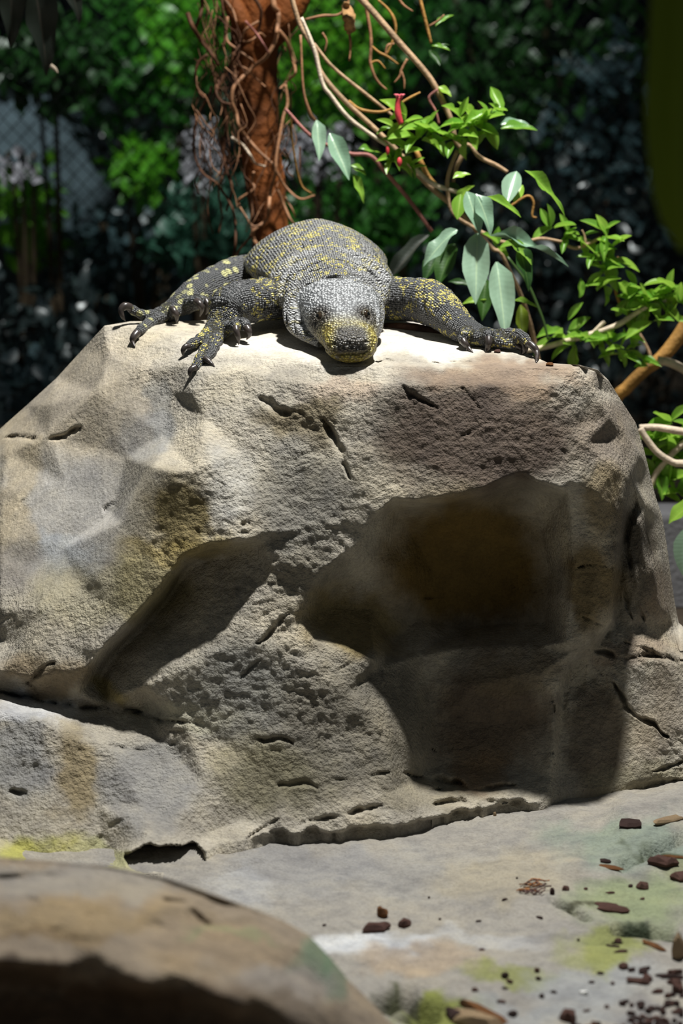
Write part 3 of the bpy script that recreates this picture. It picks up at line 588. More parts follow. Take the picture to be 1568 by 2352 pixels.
eyeL, eyeR = onhead(728, 724), onhead(846, 718)
eyes = [eyeL.copy(), eyeR.copy()]
for e in eyes:
    d = np.linalg.norm(LC-e, axis=1); LC = LC - NO*(.0042*np.exp(-(d/.0075)**2))[:, None]
nos = [onhead(763, 786), onhead(846, 784)]
for e in nos:
    d = np.linalg.norm(LC-e, axis=1); LC = LC - NO*(.0030*np.exp(-(d/.0026)**2))[:, None]
ears = [onhead(684, 738)]
for e in ears:
    d = np.linalg.norm(LC-e, axis=1); LC = LC - NO*(.006*np.exp(-(d/.004)**2))[:, None]
groove([onhead(*p) for p in [(700, 678), (725, 660), (760, 654), (800, 654), (830, 664), (850, 682)]], .0018, .0012)
# skin folds of the body
FOLDS = [([(652, 745), (648, 712), (660, 680), (684, 653), (722, 637), (768, 631), (812, 635), (842, 652), (862, 682), (872, 720), (872, 748)], .0026, .0048),
         ([(640, 700), (650, 668), (672, 640), (710, 618), (765, 609), (820, 616), (852, 640), (872, 670)], .0022, .0022),
         ([(642, 668), (656, 640), (690, 612), (735, 596), (775, 592), (825, 602), (858, 628)], .0020, .0016),
         ([(676, 770), (668, 745), (672, 716)], .0025, .003), ([(700, 560), (720, 540), (760, 530)], .004, .0012)]
for poly, w, dep in FOLDS+[([(690, 560), (668, 600), (645, 640), (640, 668)], .0035, .004), ([(720, 570), (690, 620), (672, 660)], .003, .0022), ([(800, 560), (828, 610), (845, 655)], .003, .0025), ([(835, 565), (862, 610), (876, 650)], .003, .0025),
                     ([(575, 628), (620, 632), (650, 640)], .003, .003), ([(968, 640), (965, 690), (975, 730)], .003, .0025), ([(590, 660), (600, 690), (592, 725)], .003, .0025), ([(530, 640), (560, 650), (590, 640)], .003, .0015)]:
    groove([onhead(*p) for p in poly], w, dep)
fine = vnoise(LC*230)*.00035
LC = LC + NO*fine[:, None]
liz_me.vertices.foreach_set('co', LC.astype(np.float32).ravel()); liz_me.update()
# colour regions: R head, G yellow snout/lips, B dark marks, A kind of spotting
hy = LC[:, 1]; hz = LC[:, 2]-(ZR+TILT*LC[:, 1])
head = (code == 4)*1.0
cheek = np.zeros(nv)
for e in eyes: cheek = np.maximum(cheek, sstep(.024, .010, np.linalg.norm((LC-e)*np.array([1, .7, 1]), axis=1)))
yel = head*np.maximum(sstep(.105, .035, hy)*sstep(.054, .036, hz), sstep(.030, .012, hy)*sstep(.034, .022, hz))
lips = head*sstep(.016, .009, hz)*.8
dxm = np.abs(LC[:, 0]-(806-CX)/F_PX*3.02)
nose = head*sstep(.042, .018, hy)*sstep(.012, .020, hz)*sstep(.026, .012, dxm)
yel = np.clip(np.maximum(yel, lips)*(1-nose*.75), 0, 1)
dark = np.clip(np.maximum(cheek*head*.9, nose*.85), 0, 1)
def crease_mask(poly, w):
    A = np.array([onhead(*p) for p in poly]); d = np.full(nv, 1e9)
    for p, q2 in zip(A[:-1], A[1:]):
        e = q2-p; t = np.clip(((LC-p)@e)/(e@e), 0, 1); d = np.minimum(d, np.linalg.norm(LC-p-t[:, None]*e, axis=1))
    return np.exp(-(d/w)**2)
for poly, w, dep in FOLDS[:3]: dark = np.maximum(dark, crease_mask(poly, w*1.1)*(dep/.0048)*.9)
dark = np.maximum(dark, .8*np.exp(-((np.min([np.linalg.norm(LC-e, axis=1) for e in nos], 0))/.0028)**2))
spot_kind = np.where(code == 6, 1.0, np.where(code == 5, .66, np.where(np.isin(code, [1, 2]), .33, 0)))
add_col(liz_me, 'region', np.stack([head, yel, dark, spot_kind], -1))
add_vec(liz_me, 'scales', np.where(((code == 4))[:, None], LC, sc))

m = NT('lizard_skin')
uv = m.attr('scales', 'Vector'); reg = m.attr('region'); R_, G_, B_ = m.sep(reg)[:3]; A_ = m.attr('region', 'Alpha'); co = m.coord()
isleg = m.fstep(A_, .45, .6); ishind = m.fstep(A_, .75, .95); isbody = m.fstep(A_, .12, .25); notop = m.math('SUBTRACT', 1.0, R_)
vb = m.voro(uv, 370, .42); vh = m.voro(co, 300, .8)
dist = m.node('ShaderNodeMix', data_type='FLOAT'); m.lk(R_, dist.inputs[0]); m.lk(vb.outputs['Distance'], dist.inputs[2]); m.lk(vh.outputs['Distance'], dist.inputs[3]); dist = dist.outputs[0]
rnd = m.sep(vb.outputs['Color'])[0]; rnd2 = m.sep(vh.outputs['Color'])[0]
dome = m.fstep(dist, .66, .30)
cl = m.noise(uv, 55, 2, .5); cl2 = m.noise(uv, 18, 2, .5)
# yellow flecks: whole scales, gathered into spots
thr = m.math('SUBTRACT', m.math('ADD', rnd, m.math('MULTIPLY', m.math('SUBTRACT', cl, .5), 2.4)), 0.0)
fleck = m.fstep(m.math('ADD', thr, m.math('MULTIPLY', m.math('SUBTRACT', cl2, .5), .8)), .80, .90)
big = m.voro(uv, 74, .85); bigspot = m.fstep(big.outputs['Distance'], .42, .28)
bigsel = m.math('MULTIPLY', bigspot, m.fstep(m.sep(big.outputs['Color'])[1], .15, .3))
fl_mix = m.node('ShaderNodeMix', data_type='FLOAT'); m.lk(ishind, fl_mix.inputs[0]); m.lk(fleck, fl_mix.inputs[2]); m.lk(bigsel, fl_mix.inputs[3])
flk = m.math('MULTIPLY', fl_mix.outputs[0], m.math('MULTIPLY', notop, m.math('ADD', m.math('MULTIPLY', isbody, .55), .45)))
greys = m.mix(dome, (.012, .013, .016), (.27, .275, .27))
greys = m.mix(m.math('MULTIPLY', isleg, .85), greys, m.mix(dome, (.004, .005, .006), (.095, .10, .105)))
neckg = m.mix(dome, (.02, .021, .024), (.44, .45, .45))
base = m.mix(isbody, neckg, greys)
ycol = m.mix(m.noise(uv, 80, 1), (.48, .38, .03), (.74, .70, .26))
ycol = m.mix(m.math('MULTIPLY', ishind, .8), ycol, (.72, .72, .36))
base = m.mix(m.math('MULTIPLY', flk, m.math('ADD', m.math('MULTIPLY', dome, .8), .2)), base, ycol)
headc = m.mix(dome, (.085, .09, .095), m.mix(rnd2, (.34, .36, .37), (.56, .58, .59)))
ysn = m.mix(dome, (.13, .10, .02), m.mix(rnd2, (.30, .25, .03), (.52, .46, .12)))
headc = m.mix(m.math('MULTIPLY', G_, m.fstep(m.noise(co, 120, 3), .22, .46)), headc, ysn)
headc = m.mix(B_, headc, m.mix(dome, (.008, .007, .006), (.045, .036, .028)))
c = m.mix(R_, m.mix(m.math('MULTIPLY', B_, .85), base, (.006, .006, .007)), headc)
hgt = m.fstep(dist, .70, .05)
nb = m.bump(hgt, 1.0, .0016)
m.done(c, .46, nb, .6); M_SKIN = m.m

def simple(name, col, rough=.5, spec=.5, var=.25, scale=60, bump=0.0, bscale=200):
    m = NT(name); co = m.coord(); n = m.noise(co, scale, 4, .6)
    lo = tuple(v*(1-var) for v in col); hi = tuple(min(1, v*(1+var)) for v in col)
    c = m.ramp(n, [(.3, lo), (.7, hi)]); nb = m.bump(m.noise(co, bscale, 3), 1.0, bump) if bump else None
    return m.done(c, rough, nb, spec)
M_CLAW = simple('claw_horn', (.045, .036, .032), .32, .6, .5, 160)
M_EYE = simple('eye_iris', (.035, .024, .014), .12, .7, .4, 900); M_PUPIL = simple('eye_pupil', (.003, .003, .003), .06, .8, .1)
M_LID = simple('eyelid_skin', (.11, .10, .075), .5, .4, .4, 500, .001, 700)
lizard = empty('monitor_lizard', Vector((P(770, 760, .22).x, .22, top_z(.22))))
tag(lizard, 'black and yellow speckled monitor lizard sprawled on top of the boulder', 'lizard')
put(link('body', liz_me, M_SKIN), lizard)

def tube(name, pts, mat, parent=None, seg=8, n=5, cap=True):
    """pts: (x,y,z,r); a tapering round bar"""
    S = catmull(pts, n) if n > 1 else np.asarray(pts, float); C = S[:, :3]; R = np.maximum(S[:, 3], 1e-4)
    T = np.gradient(C, axis=0); T /= np.linalg.norm(T, axis=1)[:, None]+1e-12
    ref = np.array([.3, .2, 1.0]); ref = ref if abs(T[0]@ref/np.linalg.norm(ref)) < .9 else np.array([1.0, .3, 0])
    X = np.cross(T[0], ref); X /= np.linalg.norm(X); rows = []
    a = np.linspace(0, 2*math.pi, seg, endpoint=False)
    for i in range(len(C)):
        X = X-T[i]*(X@T[i]); X /= np.linalg.norm(X)+1e-9; Y = np.cross(T[i], X)
        rows.append(C[i]+R[i]*(np.outer(np.cos(a), X)+np.outer(np.sin(a), Y)))
    V = np.vstack(rows+[C[:1], C[-1:]]); m_ = len(C); F = []
    for i in range(m_-1):
        for j in range(seg): k = (j+1) % seg; F.append((i*seg+j, i*seg+k, (i+1)*seg+k, (i+1)*seg+j))
    for j in range(seg): k = (j+1) % seg; F.append((m_*seg, k, j)); F.append((m_*seg+1, (m_-1)*seg+j, (m_-1)*seg+k))
    me = mesh_np(name, V, F); o = link(name, me, mat)
    if parent is not None: put(o, parent)
    return o
def pxt(pts):                                            # (px,py,y,r px) -> (x,y,z,r m)
    return [(*P(a, b, y), r*pxm(y, b)) for a, b, y, r in pts]
for c in M_LIZ_CLAWS: tube('claw', pxt(c), M_CLAW, lizard, seg=10, n=6)

def ball(name, c, r, mat, parent, scale=(1, 1, 1), seg=20, rot=None):
    bm = bmesh.new(); bmesh.ops.create_uvsphere(bm, u_segments=seg, v_segments=seg//2+2, radius=r)
    M = Matrix.Diagonal((*scale, 1)); M = (rot.to_matrix().to_4x4() @ M) if rot else M
    bmesh.ops.transform(bm, matrix=M, verts=bm.verts); bmesh.ops.translate(bm, verts=bm.verts, vec=c)
    me = bpy.data.meshes.new(name); bm.to_mesh(me); bm.free(); me.polygons.foreach_set('use_smooth', [True]*len(me.polygons))
    o = link(name, me, mat); return o
for e, sx in zip(eyes, (-1, 1)):
    out = Vector((sx*.80, -.52, .32)).normalized(); cen = Vector(e) - out*.0038
    eye = put(ball('eye', cen, .0066, M_EYE, None), lizard)
    pu = ball('pupil', cen+out*.0034, .0038, M_PUPIL, None, (1, 1, 1)); pu.parent = eye; pu.matrix_parent_inverse = Matrix.Identity(4)
    rt = out.cross(Vector((0, 0, 1))).normalized(); u2 = rt.cross(out).normalized(); ring = []
    for k in range(25):
        a = 2*math.pi*k/24; q_ = cen+out*.0026+rt*(math.cos(a)*.0070)+u2*(math.sin(a)*.0062); ring.append((*q_, .0013))
    lid = tube('eyelid', ring, M_LID, None, seg=8, n=1); lid.parent = eye; lid.matrix_parent_inverse = Matrix.Identity(4)

# ------------------------------------------------------------------ back wall, kerb, fence
def box_mesh(name, x0, x1, y0, y1, z0, z1, div=1):
    V = [(x, y, z) for x in (x0, x1) for y in (y0, y1) for z in (z0, z1)]
    return mesh_np(name, V, [(0, 1, 3, 2), (4, 6, 7, 5), (0, 4, 5, 1), (2, 3, 7, 6), (0, 2, 6, 4), (1, 5, 7, 3)], False)
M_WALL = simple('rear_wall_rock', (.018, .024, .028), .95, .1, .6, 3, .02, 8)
wv, wf = [], []
gxw = np.linspace(-3.2, 3.2, 70); gzw = np.linspace(-.05, 3.2, 40); WX, WZ = np.meshgrid(gxw, gzw)
wy = 3.9+.12*fbm(np.stack([WX.ravel()*2, WZ.ravel()*2, 0*WX.ravel()], -1), 4)
wall = link('wall_rear', grid_mesh('wall_rear', np.stack([WX.ravel(), wy, WZ.ravel()], -1).reshape(*WX.shape, 3)[::-1]), M_WALL)
tag(wall, 'dark rough wall closing the enclosure behind the shrubs', kind='structure')
M_KERB = simple('kerb_concrete', (.22, .22, .23), .9, .2, .2, 30, .003, 120)
zk = P(1550, 1180, .95).z
kerb = link('trim_1', box_mesh('trim_1', .42, 2.4, .95, 1.05, -.01, zk), M_KERB)
bev = kerb.modifiers.new('b', 'BEVEL'); bev.width = .008; bev.segments = 2
tag(kerb, 'low grey concrete kerb behind the right end of the boulder', kind='structure')

M_WIRE = simple('fence_wire', (.03, .032, .032), .5, .5, .3, 30)
FY_ = 1.55; CELL = .0300; H_ = CELL*.56
fence = empty('wire_fence', (0, FY_, 0)); tag(fence, 'fine dark diamond-mesh wire fence in front of the background foliage', 'fence')
zz = [(CELL/4*(1 if k % 2 else -1), .0012*(1 if k % 2 else -1), .55+k*H_*.5*1.9, 0.0011) for k in range(int(.95/(H_*.95)))]
w0 = tube('wire', zz, M_WIRE, None, seg=4, n=1); w0.parent = fence
nw = int(2.2/(CELL/2))
for k in range(nw):
    o = w0 if k == 0 else w0.copy()
    if k: COL.objects.link(o)
    o.parent = fence; o.location = (-1.1+k*CELL/2*1.0, 0, 0); o.rotation_euler = (0, 0, math.pi if k % 2 else 0)

# ------------------------------------------------------------------ leaves
def leaf_mesh(name, prof, fold=.18, droop=.18, wave=.0, rows=9):
    V, F, A = [], [], []; us = (-1, -.5, 0, .5, 1)
    for i in range(rows):
        t = i/(rows-1); w = np.interp(t, [p[0] for p in prof], [p[1] for p in prof])*.5
        for u in us:
            V.append((u*w, t, abs(u)*w*fold*2 - droop*t*t + wave*math.sin(t*9+u)*abs(u)*w)); A.append((u, t, 0))
    for i in range(rows-1):
        for j in range(4): a = i*5+j; F.append((a, a+1, a+6, a+5))
    me = mesh_np(name, V, F); add_vec(me, 'leaf_uv', np.array(A)); return me
OV = [(0, .06), (.12, .45), (.3, .85), (.5, 1), (.7, .86), (.88, .45), (1, .02)]
LA = [(0, .08), (.08, .4), (.25, .85), (.45, 1), (.65, .88), (.85, .45), (1, .02)]
def leaf_mat(name, lo, hi, rib, rough=.35, trans=.45, spec=.5):
    m = NT(name); uv = m.attr('leaf_uv', 'Vector'); s3 = m.node('ShaderNodeSeparateXYZ'); m.lk(uv, s3.inputs[0])
    oi = m.node('ShaderNodeObjectInfo').outputs['Random']; co = m.coord(); n = m.noise(co, 6, 3)
    c = m.mix(oi, lo, hi); c = m.mix(m.math('MULTIPLY', n, .5), c, m.mix(.5, lo, (.02, .03, .01)))
    au = m.math('ABSOLUTE', s3.outputs[0]); ribm = m.fstep(au, .10, .03); c = m.mix(m.math('MULTIPLY', ribm, .65), c, rib)
    vw = m.node('ShaderNodeTexWave', bands_direction='Y'); cb = m.node('ShaderNodeCombineXYZ')
    m.lk(au, cb.inputs[0]); m.lk(m.math('SUBTRACT', s3.outputs[1], m.math('MULTIPLY', au, .12)), cb.inputs[1]); m.lk(cb.outputs[0], vw.inputs[0]); vw.inputs['Scale'].default_value = 4.5
    nb = m.bump(vw.outputs['Fac'], .03, .002)
    m.done(c, rough, nb, spec)
    if trans:
        tr = m.node('ShaderNodeBsdfTranslucent'); m.lk(m.mix(.5, c, hi), tr.inputs[0]); mx = m.node('ShaderNodeMixShader'); mx.inputs[0].default_value = trans
        m.lk(m.b.outputs[0], mx.inputs[1]); m.lk(tr.outputs[0], mx.inputs[2]); m.lk(mx.outputs[0], m.out.inputs[0])
    return m.m
M_LG = leaf_mat('leaf_bright', (.15, .38, .04), (.40, .66, .08), (.45, .62, .12), .32)
M_LB = leaf_mat('leaf_lance', (.24, .40, .27), (.34, .50, .36), (.46, .62, .38), .28, .2, 1.0)  # grey-green lightened towards white to imitate glare on the drooping leaves
M_LD = leaf_mat('leaf_dark', (.02, .07, .015), (.05, .13, .02), (.10, .18, .05), .4, .3)
M_LO = leaf_mat('leaf_olive', (.13, .19, .012), (.15, .20, .012), (.06, .10, .006), .55, .25, .3)
M_LS = leaf_mat('leaf_darkgrey', (.02, .028, .022), (.035, .045, .035), (.10, .09, .07), .5, .2, .4)  # dark grey leaf colour
M_DEAD = simple('dead_leaf', (.30, .17, .07), .7, .2, .5, 80, .002, 160)
PROTO = {}
def proto(kind, mat):
    key = (kind, mat.name)
    if key not in PROTO:
        me = {'o': lambda: leaf_mesh('leaf', OV, .16, .14), 'o2': lambda: leaf_mesh('leaf', OV, .28, .30, .25), 'l': lambda: leaf_mesh('leaf', LA, .14, .16, .12), 'l2': lambda: leaf_mesh('leaf', LA, .10, .34, .2, 12), 'big': lambda: leaf_mesh('leaf', [(0, .1), (.15, .7), (.4, .95), (.7, 1), (.88, .75), (.96, .42), (1, .05)], .10, .05, .02, 16)}[kind]()
        me.materials.append(mat); PROTO[key] = me
    return PROTO[key]
def leaf(parent, base, tip, width, kind, mat, facing=(0, -.6, .8), name='leaf'):
    b, t = Vector(base), Vector(tip); Y = t-b; L = Y.length
    if L < 1e-5: return
    f = Vector(facing); X = Y.cross(f)
    if X.length < 1e-6: X = Y.cross(Vector((1, .2, .3)))
    X.normalize(); Z = X.cross(Y).normalized()
    M = Matrix((( X.x*width, Y.x, Z.x*L, b.x), (X.y*width, Y.y, Z.y*L, b.y), (X.z*width, Y.z, Z.z*L, b.z), (0, 0, 0, 1)))
    o = bpy.data.objects.new(name, proto(kind, mat)); COL.objects.link(o); o.parent = parent
    o.matrix_parent_inverse = Matrix.Translation(parent.location).inverted(); o.matrix_basis = M; return o
def pleaf(parent, b, t, wpx, y, kind='l', mat=None, facing=(0, -.7, .7), dy=0.0):
    """leaf from pixel b to pixel t at depth y (tip dy nearer), width in pixels"""
    return leaf(parent, P(b[0], b[1], y), P(t[0], t[1], y-dy), wpx*pxm(y, b[1]), kind, mat or M_LB, facing)
def rosette(parent, px, py, y, n, lpx, mat=None, kind='o', wr=.42):
    c = P(px, py, y); k = pxm(y, py); a0 = random.random()*6.28
    n = max(2, int(round(n*.8)))
    for i in range(n):
        a = a0+i*2.4+random.uniform(-.4, .4); L = lpx*1.3*k*random.uniform(.7, 1.15)
        d = Vector((math.cos(a), -.35+.45*math.sin(a*1.7), math.sin(a)*.8+.25)).normalized()
        b = c+Vector((random.uniform(-1, 1), random.uniform(-1, 1), random.uniform(-1, 1)))*k*9
        leaf(parent, b, b+d*L, L*wr*random.uniform(.8, 1.15), kind if random.random() < .7 else 'o2', mat or M_LG, (random.uniform(-.5, .5), random.uniform(-.9, -.1), 1))

# ------------------------------------------------------------------ tree with aerial roots
M_BARK = simple('orange_bark', (.17, .052, .011), .75, .25, .55, 14, .006, 60)
M_ROOT = simple('root_skin', (.30, .15, .075), .6, .3, .5, 40, .001, 200)
M_ROOTD = simple('root_dark', (.095, .04, .018), .7, .3, .5, 40, .001, 200)
M_TWIG = simple('twig_bark', (.36, .24, .14), .7, .3, .4, 60, .001, 300)
M_TWIGP = simple('twig_pale', (.58, .48, .36), .65, .3, .3, 60, .001, 300)
M_TWIGR = simple('twig_red', (.30, .12, .10), .6, .3, .4, 60, .001, 300)
M_TWIGO = simple('branch_ochre', (.36, .19, .05), .65, .3, .45, 20, .002, 120)
YT = .78
tree = empty('tree', (P(655, 1480, YT).x, YT, 0)); tag(tree, 'orange-brown tree trunk hung with tangled aerial roots behind the lizard', 'tree')
tr = tube('trunk', pxt([(596, -160, YT, 58), (588, 0, YT, 56), (584, 110, YT, 55), (590, 250, YT, 50), (596, 340, YT, 46), (608, 440, YT, 45), (622, 560, YT, 46), (632, 700, YT, 48), (645, 1000, YT, 52), (655, 1490, YT, 62)]), M_BARK, tree, seg=24, n=10)
me = tr.data; V = np.array([v.co[:] for v in me.vertices]); V[:, :2] += (.004*fbm(V*np.array([30, 30, 9]), 3))[:, None]*np.array([1, 1]); me.vertices.foreach_set('co', V.astype(np.float32).ravel())
tube('limb', pxt([(600, 110, YT-.02, 30), (632, 55, YT-.03, 42), (660, 10, YT-.03, 44), (690, -60, YT-.02, 42), (720, -170, YT, 40)]), M_BARK, tree, seg=20, n=8)
tube('limb', pxt([(575, 90, YT-.02, 26), (545, 30, YT-.03, 24), (500, -60, YT, 22), (470, -160, YT, 20)]), M_BARK, tree, seg=16, n=8)
def croot(pts, r, y, mat, r1=None):
    pts = [(400+a/3.92, b/3.92) for a, b in pts]; n = len(pts); r1 = r*.6 if r1 is None else r1
    r, r1 = (r*.68, r1*.68) if mat is M_ROOTD else (r*.78, r1*.78)
    tube('aerial_root', pxt([(a, b, y+.012*math.sin(i*1.7+a), r+(r1-r)*i/max(1, n-1)) for i, (a, b) in enumerate(pts)]), mat, tree, seg=8, n=6)
YF = YT-.055
croot([(940, 120), (930, 260), (900, 390), (820, 520), (700, 610), (580, 730), (530, 800), (520, 920), (560, 1020), (580, 1130), (640, 1220), (760, 1360), (880, 1470), (930, 1560), (1000, 1680), (1130, 1790), (1260, 1760)], 7, YF, M_ROOT, 3.5)
croot([(1000, 760), (1020, 930), (980, 1060), (920, 1400), (910, 1560), (870, 1700), (850, 1870), (830, 1980), (720, 2070), (715, 2150), (770, 2230)], 4.5, YF-.01, M_ROOT, 6)
croot([(540, 480), (500, 600), (420, 720), (380, 820), (420, 910), (510, 940)], 7, YF, M_ROOTD, 4)
croot([(520, 1240), (620, 1310), (680, 1390), (730, 1470), (820, 1500)], 5, YF, M_TWIGP, 3)
croot([(715, 1550), (700, 1640), (720, 1700), (590, 1790), (580, 1840), (640, 1940), (700, 2030), (770, 2030)], 4, YF, M_ROOT, 3)
croot([(700, 2040), (690, 2120), (570, 2280), (540, 2400)], 4, YF, M_ROOTD, 4)
croot([(330, 780), (310, 860), (220, 1020), (180, 1180), (185, 1400), (260, 1560), (380, 1650), (460, 1760), (520, 1870), (550, 2000), (550, 2200), (530, 2330)], 4, YF+.02, M_ROOTD, 4.5)
croot([(120, 120), (170, 250), (250, 370), (330, 480), (400, 590)], 9, YF, M_ROOTD, 6)
croot([(300, 490), (220, 560), (190, 680), (220, 820), (270, 880)], 6, YF, M_ROOTD, 4)
croot([(460, 0), (530, 100), (560, 200)], 5, YF, M_ROOT, 3)
croot([(480, 150), (470, 350), (560, 440), (700, 540), (720, 580)], 5, YF, M_ROOT, 3)
croot([(530, 570), (650, 620), (740, 710), (820, 780)], 3.5, YF, M_ROOT, 2)
croot([(760, 190), (640, 270), (620, 370), (700, 360), (770, 300), (820, 330)], 4, YF-.01, M_ROOT, 2.5)
croot([(940, 270), (1010, 360), (1060, 520), (1090, 650), (1020, 730), (950, 800)], 6, YF, M_ROOT, 3)
croot([(990, 1340), (1040, 1440), (1010, 1530), (1080, 1600)], 3.5, YF, M_ROOTD, 2)
croot([(1130, 1320), (1130, 1500), (1150, 1660), (1250, 1740)], 3, YF, M_ROOTD, 2)
croot([(250, -60), (250, 60), (230, 150), (190, 260)], 7, YF, M_ROOTD, 5)
croot([(420, -60), (440, 100), (460, 220), (450, 420)], 5, YF, M_ROOTD, 4)
croot([(690, -60), (780, 90), (760, 280), (740, 330)], 7, YF, M_ROOTD, 4)
croot([(880, -60), (900, 60), (940, 120), (920, 300)], 10, YF-.01, M_ROOT, 6)
croot([(640, 190), (740, 300), (800, 390), (850, 480)], 3.5, YF-.015, M_TWIGR, 2.5)
croot([(440, 900), (470, 1100), (440, 1350), (480, 1560), (520, 1700), (470, 1900)], 7, YF+.03, M_ROOTD, 4)
croot([(600, 1400), (500, 1500), (430, 1600), (400, 1750), (430, 1950), (400, 2100)], 4, YF+.03, M_ROOTD, 3)
croot([(930, 1700), (990, 1850), (1050, 1980), (1110, 2050)], 5, YF, M_ROOT, 3)
croot([(1000, 1780), (1060, 1880), (1090, 1960)], 3.5, YF, M_ROOT, 2)
for k in range(70):
    side = k % 5 != 0
    x = random.uniform(445, 560) if side else random.uniform(640, 690); y0 = random.uniform(-30, 330); pts = [(x, y0, YF+random.uniform(-.03, .05), random.uniform(1.0, 1.9))]
    for j in range(random.randint(4, 7)):
        x += random.uniform(-22, 22)+(.06*(545-x)); y0 += random.uniform(18, 46); pts.append((x, y0, pts[0][2]+random.uniform(-.01, .01), random.uniform(.8, 1.5)))
    tube('rootlet', pxt(pts), M_ROOTD if k % 3 else M_ROOT, tree, seg=5, n=4)

# ------------------------------------------------------------------ flowering shrub above and behind the right foreleg
def branch(par, pts, mat, y=None, name='branch', seg=8):
    q_ = [(a, b, (y if len(p_) < 4 else p_[3]), c) for p_ in pts for a, b, c in [p_[:3]]]
    tube(name, pxt(q_), mat, par, seg=seg, n=6)
YS = .56
shr = empty('flowering_shrub', (.25, YS, 0)); tag(shr, 'leafy shrub with a red tubular flower and long drooping leaves over the boulder', 'shrub')
branch(shr, [(770, -60, 8), (845, 15, 8), (910, 90, 7.5), (980, 170, 7), (1010, 220, 7), (1035, 275, 6.5), (1045, 320, 6), (1062, 350, 6), (1048, 385, 5), (1040, 420, 4)], M_TWIG, YS)
branch(shr, [(660, -40, 6), (688, 55, 6), (722, 115, 6), (736, 165, 6), (785, 225, 6), (860, 295, 6), (905, 340, 6.5), (950, 390, 7), (1000, 440, 7), (1050, 480, 6.5), (1085, 520, 6), (1130, 570, 5), (1160, 600, 4), (1230, 800, 6, .62), (1300, 1300, 9, .7), (1310, 1560, 12, .75)], M_TWIG, YS)
branch(shr, [(692, 40, 4), (720, 110, 5), (740, 190, 5), (760, 220, 5), (800, 270, 5), (860, 315, 4.5), (905, 345, 3)], M_TWIGP, YS-.01)
branch(shr, [(720, 100, 4), (765, 155, 4), (845, 220, 4), (910, 272, 3)], M_TWIG, YS+.01)
branch(shr, [(655, 250, 4), (700, 300, 4.5), (735, 325, 4), (800, 352, 4.5), (850, 358, 5), (885, 395, 5), (940, 460, 5), (992, 532, 4.5)], M_TWIGR, YS-.01)
branch(shr, [(800, 232, 3.5), (830, 252, 3.5), (885, 255, 3), (940, 225, 3), (965, 212, 2)], M_TWIGO, YS)
branch(shr, [(1005, 205, 3.5), (985, 225, 3.5), (1000, 255, 3), (1008, 285, 3)], M_TWIGR, YS-.01)
branch(shr, [(1062, 330, 5), (1080, 335, 4), (1100, 360, 5), (1140, 380, 5), (1165, 395, 4)], M_TWIG, YS)
branch(shr, [(1050, 345, 5), (1030, 400, 5), (1028, 440, 5), (1040, 490, 4), (1100, 530, 5), (1140, 552, 6)], M_TWIG, YS-.02)
branch(shr, [(940, 375, 5), (990, 420, 6), (1040, 438, 5), (1070, 445, 4)], M_TWIGP, YS-.02)
branch(shr, [(955, 345, 6), (980, 400, 6), (1005, 430, 5)], M_TWIGO, YS)
branch(shr, [(1130, 552, 5), (1190, 560, 4), (1240, 548, 4), (1290, 555, 3)], M_TWIG, YS-.02)
branch(shr, [(1165, 590, 3), (1210, 650, 3.5), (1235, 705, 3.5), (1250, 745, 3), (1258, 780, 2.5)], M_LD, YS-.05, 'stem')
branch(shr, [(1170, 475, 3), (1210, 450, 3), (1225, 465, 3), (1222, 495, 2.5), (1232, 500, 2)], M_TWIGO, YS-.02)
YB = .42
